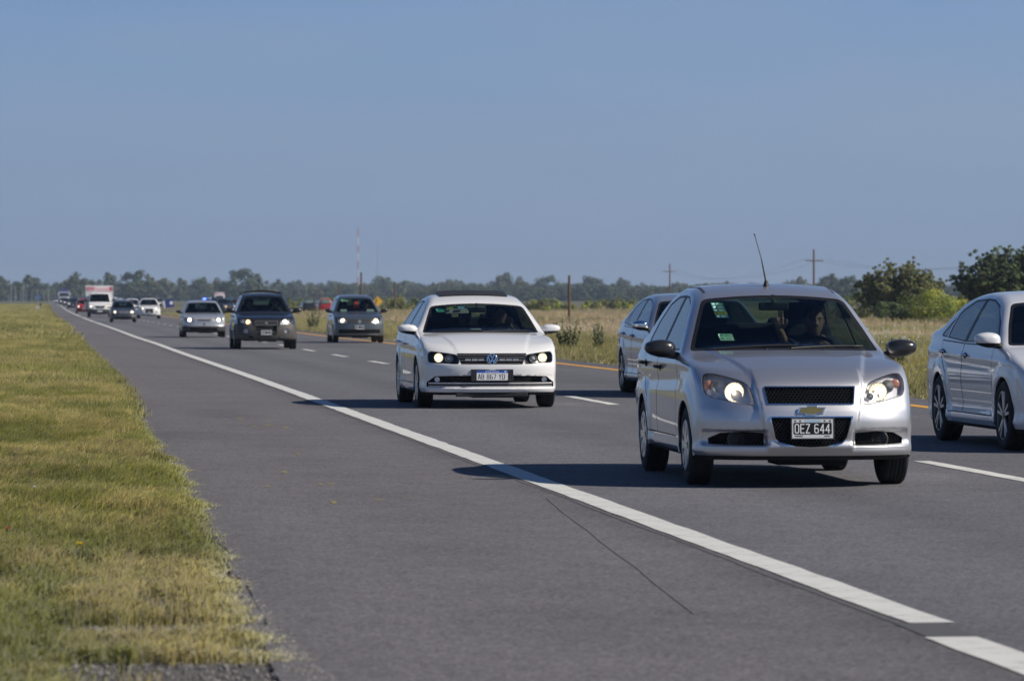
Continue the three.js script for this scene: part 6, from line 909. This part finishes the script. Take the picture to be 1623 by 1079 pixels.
function makePerson(o) {
  const h = o.hip, s = o.shoulder, n = o.head, Hd = V3(...n), j = (a, b, ra, rb) => [a, b, ra, rb];
  const torso = [j([h[0] - 0.07, h[1], h[2]], [s[0] - 0.1, s[1] - 0.12, s[2] + 0.01], 0.12, 0.115), j([h[0] + 0.07, h[1], h[2]], [s[0] + 0.1, s[1] - 0.12, s[2] + 0.01], 0.12, 0.115), j([s[0] - 0.15, s[1] - 0.02, s[2]], [s[0] + 0.15, s[1] - 0.02, s[2]], 0.075, 0.075), j([s[0], s[1], s[2]], [n[0], n[1] - 0.08, n[2] - 0.01], 0.07, 0.052)];
  const upper = [], fore = [], hands = [];
  for (const a of o.arms) { const sh = [s[0] + a.side * 0.185, s[1] - 0.03, s[2]]; upper.push(j(sh, a.elbow, 0.058, 0.044)); fore.push(j(a.elbow, a.wrist, 0.043, 0.027)); hands.push(hand(a.wrist, a.dir, a.across, a.curl, a.pose)); }
  const legs = []; for (const q of [-1, 1]) { const hip = [h[0] + q * 0.09, h[1], h[2]], kn = [h[0] + q * 0.13, h[1] + 0.1, h[2] + 0.44], an = [h[0] + q * 0.12, h[1] - 0.22, h[2] + 0.72]; legs.push(j(hip, kn, 0.088, 0.06), j(kn, an, 0.058, 0.042), j(an, [an[0], an[1] - 0.04, an[2] + 0.17], 0.045, 0.035)); }
  // the head: skull, jaw, nose, brow, ears, lips and eye hollows
  const skull = (x, y, z) => { const X = x - n[0], Y = y - n[1], Z = z - n[2], ax = Math.abs(X), e = (cx, cy, cz, rx, ry, rz) => { const u = (X - cx) / rx, v = (Y - cy) / ry, w = (Z - cz) / rz, q = Math.sqrt(u * u + v * v + w * w); return (q - 1) * Math.min(rx, ry, rz); };
    let v = smin(e(0, 0.03, -0.012, 0.077, 0.092, 0.098), e(0, -0.045, 0.03, 0.058, 0.072, 0.062), 0.05);
    v = smin(v, e(0, -0.092, 0.062, 0.028, 0.022, 0.024), 0.02); v = smin(v, e(0, -0.012, 0.095, 0.012, 0.03, 0.018), 0.016); v = smin(v, e(0, -0.03, 0.104, 0.017, 0.011, 0.014), 0.01); v = smin(v, e(0, 0.026, 0.082, 0.05, 0.01, 0.014), 0.014);
    v = smax(v, -(Math.hypot(ax - 0.031, (Y - 0.006) * 1.4, Z - 0.102) - 0.017), 0.012); v = smin(v, Math.hypot(ax - 0.031, (Y - 0.005) * 1.05, Z - 0.078) - 0.0125, 0.003);
    v = smin(v, e(0, -0.062, 0.085, 0.022, 0.006, 0.009), 0.006); v = smin(v, e(0, -0.073, 0.083, 0.019, 0.006, 0.009), 0.006);
    const ex = ax - 0.078, ey = Y - 0.0, ez = Z + 0.012; v = smin(v, (Math.sqrt((ex / 0.01) ** 2 + (ey / 0.032) ** 2 + (ez / 0.02) ** 2) - 1) * 0.01, 0.008);
    return v; };
  const skin = joined([fieldOf([...torso, ...upper, ...fore, ...legs], 0.03, 0.02), fieldMesh(skull, [n[0] - 0.11, n[1] - 0.14, n[2] - 0.13], [n[0] + 0.11, n[1] + 0.14, n[2] + 0.14], 0.006), ...hands.map((l) => fieldOf(l, 0.007, 0.0045))]);
  const p = mesh('person', geo(skin), std(o.skin ?? [0.42, 0.25, 0.17], 0.6), scene);
  const fat = (l, r) => l.map(([a, b, c, d]) => [a, b, c + r, d + r]);
  const sleeves = o.longSleeves ? [...upper, ...fore.map(([a, b, c, d]) => [a, V3(...a).lerp(V3(...b), 0.93).toArray(), c, d])] : upper.map(([a, b, c, d]) => [a, V3(...a).lerp(V3(...b), 0.62).toArray(), c + 0.012, d + 0.018]);
  const shirtTorso = torso.slice(0, 3).concat([[s, V3(...s).lerp(V3(n[0], n[1] - 0.08, n[2]), 0.3).toArray(), 0.075, 0.066]]);
  mesh('shirt', geo(fieldOf(fat([...shirtTorso, ...sleeves], 0.012), 0.03, 0.02)), std(o.shirt, 0.9), p); mesh('trousers', geo(fieldOf(fat(legs, 0.012).concat([[[h[0] - 0.06, h[1], h[2]], [h[0] + 0.06, h[1], h[2]], 0.135, 0.135]]), 0.04, 0.024)), std(o.trousers ?? [0.03, 0.035, 0.06], 0.9), p);
  const hair = fieldMesh((x, y, z) => { const X = x - n[0], Y = y - n[1], Z = z - n[2]; const q = (Math.sqrt((X / 0.087) ** 2 + ((Y - 0.034) / 0.1) ** 2 + ((Z + 0.018) / 0.107) ** 2) - 1) * 0.087 + 0.004 * Math.sin(X * 190) * Math.sin(Z * 170); return smax(q, Math.max(0.03 - Y - (Z < 0.03 ? 0.075 : -0.012) * sstep(0.05, 0.0, Z), Z - 0.062 - 0.3 * (Y - 0.07)), 0.01); }, [n[0] - 0.11, n[1] - 0.12, n[2] - 0.14], [n[0] + 0.11, n[1] + 0.16, n[2] + 0.12], 0.008);
  mesh('hair', geo(hair), std(o.hair ?? [0.02, 0.014, 0.01], 0.7), p);
  for (const q of [-1, 1]) { const e = new THREE.SphereGeometry(0.0062, 10, 8); e.translate(n[0] + q * 0.031, n[1] + 0.005, n[2] + 0.0862); mesh('eye', e, std([0.03, 0.02, 0.015], 0.2), p); }
  return p;
}
// ------------------------------------------------------------------ the traffic
const made = {};
function park(key, x, d, label, o = {}) {
  let c;
  if (!made[key]) c = made[key] = buildCar(SPEC[key]); else { c = made[key].clone(); c.name = numbered(o.name ?? 'car'); scene.add(c); }
  if (o.paint) c.traverse((m) => { if (m.isMesh && m.material === SPEC[key].paint) m.material = o.paint; });
  if (o.swap) c.traverse((m) => { if (m.isMesh && o.swap.has(m.material)) m.material = o.swap.get(m.material); });
  c.position.copy(at3(x, d, 0)); c.rotation.y = o.turn ?? 0; c.rotation.x = Math.atan2(gy(d) - gy(d + 2.5), 2.5) * -1 * 0; if (o.scale) c.scale.set(...o.scale);
  tag(c, label, o.category ?? 'car', o.group); return c;
}
const rideIn = (car, person) => { person.position.copy(car.position); person.rotation.y = car.rotation.y; return person; };
const aveo = park('silverCar', 5.605, 30.5, 'silver sedan nearest in the left lane, black mirrors and black number plate', { turn: -0.02 });
const jetta = park('whiteSedan', 5.66, 52.5, 'white sedan with raised glass sunroof, second car in the left lane');
const corolla = park('rightSedan', 9.59, 37.0, 'pearl white sedan cut by the right edge of the picture');
const steel = park('rightSedan', 9.40, 57.7, 'steel blue sedan with chrome mirror, half hidden behind the nearest car', { paint: M.steelBlue, swap: new Map([[M.pearl, M.chrome]]) });
steel.traverse((m) => { if (m.name === 'side_mirror') m.material = M.chrome; else if (m.isMesh && m.material === M.chrome && m.name !== 'hub_cap' && m.name !== 'door_handle' && m.name !== 'headrest_post') m.material = M.steelBlue; if (m.name === 'door_handle') m.material = M.steelBlue; });
const wagon = park('darkWagon', 6.40, 117, 'dark charcoal wagon with roof rails in the left lane');
const hatch = park('greyHatch', 10.33, 134, 'grey green hatchback with red ribbon on its mirror, in the right lane');
const sed = park('plainSedan', 6.27, 157, 'silver sedan with bright headlights left of the dark wagon');
park('plainSedan', 5.55, 267, 'dark grey sedan in front of the white box truck', { paint: M.darkGrey, swap: new Map([[M.plasticGrey, M.darkGrey], [M.bulbCold, M.bulbFar]]) });
park('darkWagon', 8.62, 320, 'white off-road wagon in the right lane beside the dark grey sedan', { paint: M.white, swap: new Map([[M.cladding, M.white], [M.bulbOrange, M.bulbFar]]) });
park('greyHatch', 9.3, 405, 'white hatchback just behind the white off-road wagon', { paint: M.white });
park('greyHatch', 4.85, 428, 'small red hatchback left of the white box truck', { paint: M.redPaint });
park('darkWagon', 6.6, 610, 'dark wagon with sky on its windscreen behind the white box truck', { paint: M.navy });
park('greyHatch', 4.9, 585, 'dark blue car with bright lamps behind the small red hatchback', { paint: M.navy });
park('plainSedan', 4.95, 740, 'black sedan in the far queue, lamps lit, nearest of the three', { paint: M.black });
park('greyHatch', 4.7, 930, 'middle dark car of the far queue ahead of the tall truck', { paint: M.charcoal });
park('plainSedan', 4.0, 1180, 'last dark car of the far queue at the vanishing road', { paint: M.navy });
// beyond the median
park('plainSedan', 29.3, 452, 'dark sedan seen from behind left of the grey hatchback', { paint: M.black, turn: Math.PI });
park('greyHatch', 31.6, 460, 'red hatchback half hidden by the grey hatchback', { paint: M.redPaint, turn: Math.PI });
park('darkWagon', 18.9, 415, 'dark off-roader standing just left of the dark wagon', { turn: 0.5, paint: M.black });
park('greyHatch', 20.6, 425, 'grey car touching the outline of the dark wagon mirror', { paint: M.darkGrey, turn: 0.4 });
park('plainSedan', 14.3, 660, 'white sedan standing far off above the white off-road wagon', { paint: M.white, turn: 1.2 });
park('darkWagon', 16.6, 640, 'black wagon standing far off right of the white off-road wagon', { paint: M.black, turn: 0.9 });
park('greyHatch', 17.9, 610, 'silver car with a bright lamp left of the blue roadside board', { paint: M.silverFar, turn: 0.4 });
park('greyHatch', 12.6, 700, 'pale hatchback far off behind the dark grey sedan', { paint: M.pearl, turn: 0.7 });
park('greyHatch', 4.55, 830, 'dark grey hatchback in the far queue between the black sedan and the middle car', { paint: M.darkGrey });
park('greyHatch', 4.3, 1050, 'silver hatchback in the far queue beside the tall truck', { paint: M.silverFar });
park('plainSedan', 10.4, 520, 'silver sedan far off in the right lane above the dark grey sedan', { paint: M.silverFar });
park('greyHatch', 15.4, 800, 'small white hatchback far off above the white off-road wagon roof', { paint: M.white, turn: 0.8 });
park('plainSedan', 19.9, 720, 'small grey sedan far off above the blue roadside board', { paint: M.darkGrey, turn: 0.6 });
{ const p = park('plainSedan', 22.0, 520, 'white police car with a lit blue light bar above the silver sedan', { paint: M.white, turn: 0.5 }); const b = M.blueLight ?? (M.blueLight = std([0.1, 0.2, 0.8], 0.3, 0, { emissive: new THREE.Color(0.08, 0.16, 1), emissiveIntensity: 5 })); mesh('light_bar', bx(1.15, 0.17, 0.3, 0, 1.47, -1.75, 0.05), b, p); mesh('lamp_lens', bx(0.3, 0.19, 0.32, 0.3, 1.47, -1.75, 0.05), std([0.8, 0.85, 1], 0.3, 0, { emissive: new THREE.Color(0.7, 0.8, 1), emissiveIntensity: 3 }), p); }
// the white box truck
SPEC.boxTruck = {
  name: 'box_truck', paint: M.white, wb: 3.5, wr: 0.34, arch: 0.39, flare: 0.015, hw: 0.97, height: 2.1, ybot: 0.28, cell: 0.06, wellX: 0.65, xw: 0.86,
  top: [[-1.75, 2.06], [-1.4, 2.07], [-1.0, 2.05], [-0.7, 1.95], [-0.1, 1.32], [0.0, 1.22], [0.3, 1.12], [0.6, 1.0], [0.75, 0.9]], plan: [[-1.9, 0.95], [0, 0.95], [0.8, 0.92]], side: [[0.2, 0.04], [0.4, 0], [0.9, 0], [1.2, 0.02], [2, 0.05]], belt: [[-2, 1.2], [1, 1.15]], crown: [[-1.9, 0.05], [-0.7, 0.06], [0.8, 0.04]],
  front: [[0.25, 0.72], [0.45, 0.8], [0.7, 0.8], [0.95, 0.72], [1.15, 0.5]], rear: [[0.2, -1.72], [2.2, -1.72]], tumble: 0.14, fa: 0.08, fb: 0.16, ra: 0, rb: 0.02, kRoof: 0.12, kHood: 0.08, kFront: 0.08,
  ws: { pillar: 0.07, y0: 1.26, y1: 1.93, sag: 0.06, sag0: 0.02, zmin: -1.2 }, windows: [[[-0.35, 1.25], [-0.8, 1.8], [-1.35, 1.85], [-1.4, 1.22]]],
  cladding: (x, y, z) => Math.max(y - 0.66, -z + 0.1), claddingMat: M.plasticGrey,
  grilles: [{ poly: [[-0.5, 0.95], [0.5, 0.95], [0.28, 0.72], [-0.28, 0.72]], raw: true, depth: 0.05, bars: [[0.9, 0.02, M.bezel, -0.42, 0.42], [0.79, 0.02, M.bezel, -0.3, 0.3]] }],
  lamps: [{ poly: [[0.56, 0.76], [0.58, 0.95], [0.72, 1.04], [0.85, 1.02], [0.86, 0.8], [0.7, 0.74]], tension: 0.4, bowls: [[0.71, 0.87, 0.095, 'far', 0.03]] }],
  wheel: { r: 0.34, w: 0.22, rr: 0.2, seg: 24, style: { kind: 'cover', n: 8, open: 0.4 } }, mirror: { w: 0.1, h: 0.16, d: 0.08, x: 1.13, y: 1.42, z: -0.35, mat: M.mirrorBlack },
  plate: [0, 0.5, 0.4, 0.13, (c, w, h) => { c.fillStyle = '#d8dadd'; c.fillRect(0, 0, w, h); c.fillStyle = '#5a5f68'; for (let k = 0; k < 6; k++) c.fillRect(w * (0.1 + 0.14 * k), h * 0.3, w * 0.07, h * 0.45); }], cabinAt: { dashY: 1.2, dashZ: -0.2, seatZ: -1.25, rise: 0.42 },
  extra(car, f) {
    mesh('cargo_box', bx(2.3, 1.98, 4.1, 0, 1.62, -3.85, 0.03), M.white, car);
    for (const sx of [-1.14, 1.14]) mesh('corner_post', bx(0.05, 1.98, 0.05, sx, 1.62, -1.80, 0.01), M.bezel, car);
    const [g, m] = printed(2.16, 0.42, 256, 56, (c, w, h) => { c.fillStyle = '#e6dfe0'; c.fillRect(0, 0, w, h); c.fillStyle = '#c98792'; c.fillRect(0, h * 0.1, w * 0.3, h * 0.75); c.fillStyle = '#bf6f7f'; c.fillRect(w * 0.86, h * 0.12, w * 0.14, h * 0.8); c.fillStyle = '#d79aa4'; for (let k = 0; k < 7; k++) c.fillRect(w * (0.4 + 0.065 * k), h * 0.3, w * 0.045, h * 0.4); c.strokeStyle = '#b3566b'; c.lineWidth = 5; c.beginPath(); c.arc(w * 0.31, h * 0.45, h * 0.27, 0, 6.3); c.stroke(); c.fillStyle = '#b65a70'; c.fillRect(w * 0.38, h * 0.78, w * 0.45, h * 0.12); }); g.translate(0, 2.34, -1.775); mesh('box_lettering', g, m, car);
    const d = new THREE.Shape([[0, 0.1], [0.075, 0], [0, -0.1], [-0.075, 0]].map(([x, y]) => new THREE.Vector2(x, y))), e = new THREE.ExtrudeGeometry(d, { depth: 0.02, bevelEnabled: false }); e.translate(0, 0.84, f.zFront(0, 0.84)); mesh('badge', e, M.chrome, car);
  },
};
park('boxTruck', 5.24, 345, 'white box truck with pink lettering above the cab, in the left lane', { category: 'truck' });
park('boxTruck', 38.6, 905, 'pale box truck far off, its top showing beside the police car', { category: 'truck', name: 'box_truck' });
{   // tall far truck
  const t = group('far_truck'); t.position.copy(at3(5.3, 1000, 0)); const W = 2.5;
  mesh('cab', bx(W, 2.3, 2.2, 0, 1.7, -1.1, 0.15), M.white, t); mesh('trailer', bx(2.55, 2.6, 9, 0, 2.0, -7.6, 0.05), std([0.3, 0.34, 0.42], 0.6), t); mesh('wind_deflector', bx(2.2, 0.75, 0.8, 0, 3.1, -0.9, 0.15), std([0.05, 0.06, 0.22], 0.4), t); mesh('windshield', bx(2.2, 0.85, 0.05, 0, 2.2, 0.0, 0.02), M.black, t); mesh('grille', bx(1.6, 0.6, 0.05, 0, 1.2, 0.0, 0.02), M.plastic, t); mesh('bumper', bx(2.45, 0.4, 0.2, 0, 0.6, 0.0, 0.05), M.charcoal, t); mesh('trim', bx(2.3, 0.16, 0.1, 0, 2.75, 0.0, 0.02), M.pearl, t);
  for (const s of [-1, 1]) { mesh('side_mirror', bx(0.2, 0.5, 0.15, s * 1.4, 2.35, 0.02, 0.05), M.white, t); const h = cyl(0.12, 0.12, 0.04, 16); h.rotateX(Math.PI / 2); h.translate(s * 0.95, 0.85, 0.1); mesh('headlight', h, M.bulbFar, t); for (const z of [-0.6, -6, -10]) { const w = cyl(0.5, 0.5, 0.32, 20); w.rotateZ(Math.PI / 2); w.translate(s * 1.05, 0.5, z); mesh('wheel', w, M.rubber, t); } }
  tag(t, 'tall far truck with dark blue roof deflector over the queue', 'truck');
}
// the people
const z0 = SPEC.silverCar.cabinAt.seatZ, driver = makePerson({ hip: [0.37, 0.60, z0 + 0.2], shoulder: [0.39, 1.02, z0 + 0.12], head: [0.415, 1.205, z0 + 0.15], shirt: [0.05, 0.055, 0.07], skin: [0.30, 0.175, 0.12],
  arms: [{ side: -1, elbow: [0.15, 0.99, z0 + 0.46], wrist: [0.062, 1.135, z0 + 0.66], dir: [-0.12, 1, 0.12], across: [1, 0.1, 0.15], curl: -1, pose: [0.04, 0.06, 1.25, 1.3] }, { side: 1, elbow: [0.62, 0.88, z0 + 0.3], wrist: [0.46, 1.01, z0 + 0.5], dir: [-0.75, 0.25, 0.5], across: [0, 1, 0.4], curl: 1, pose: [0.7, 0.75, 0.8, 0.85] }] });
tag(rideIn(aveo, driver), 'person in dark shirt driving the nearest car, raising one hand', 'person');
const z1 = SPEC.whiteSedan.cabinAt.seatZ, driver2 = makePerson({ hip: [0.37, 0.55, z1 + 0.2], shoulder: [0.38, 0.98, z1 + 0.12], head: [0.38, 1.16, z1 + 0.19], shirt: [0.03, 0.03, 0.035], skin: [0.36, 0.21, 0.14],
  arms: [{ side: -1, elbow: [0.13, 0.84, z1 + 0.32], wrist: [0.27, 1.0, z1 + 0.54], dir: [0.55, 0.25, 0.6], across: [0.3, 1, 0.2], curl: -1, pose: [0.7, 0.75, 0.8, 0.85] }, { side: 1, elbow: [0.6, 0.86, z1 + 0.3], wrist: [0.5, 0.98, z1 + 0.5], dir: [-0.6, 0.3, 0.5], across: [0, 1, 0.4], curl: 1, pose: [0.7, 0.75, 0.8, 0.85] }] });
tag(rideIn(jetta, driver2), 'person in black driving the white sedan, hand on the wheel', 'person');
const passenger = makePerson({ hip: [0, 0.52, z1 - 0.62], shoulder: [0, 0.95, z1 - 0.7], head: [0, 1.13, z1 - 0.64], shirt: [0.12, 0.03, 0.03], skin: [0.42, 0.26, 0.18], arms: [{ side: -1, elbow: [-0.26, 0.68, z1 - 0.6], wrist: [-0.1, 0.66, z1 - 0.38], dir: [0.4, 0, 0.9], across: [1, 0, 0], curl: -1, pose: [0.3, 0.3, 0.3, 0.35] }, { side: 1, elbow: [0.26, 0.68, z1 - 0.6], wrist: [0.1, 0.66, z1 - 0.38], dir: [-0.4, 0, 0.9], across: [-1, 0, 0], curl: 1, pose: [0.3, 0.3, 0.3, 0.35] }] });
tag(rideIn(jetta, passenger), 'person in dark red on the rear bench of the white sedan', 'person');
const again = (src, car, dx, dy, dz, label) => { const p = src.clone(); p.name = numbered('person'); scene.add(p); p.position.copy(car.position).add(V3(dx, dy, dz)); return tag(p, label, 'person'); };
again(driver2, wagon, -0.02, 0.13, 0.1, 'person in black driving the dark wagon');
again(passenger, wagon, -0.36, 0.12, 0.75, 'person in dark red in the front passenger seat of the dark wagon');
again(driver2, hatch, -0.02, 0.06, 0.15, 'person in black driving the grey green hatchback');
again(driver2, sed, -0.02, -0.03, 0.1, 'person in black driving the silver sedan with bright headlights');
again(driver2, corolla, 0, 0.02, 0.0, 'person in black driving the pearl white sedan at the right edge');
renderer.render(scene, camera);
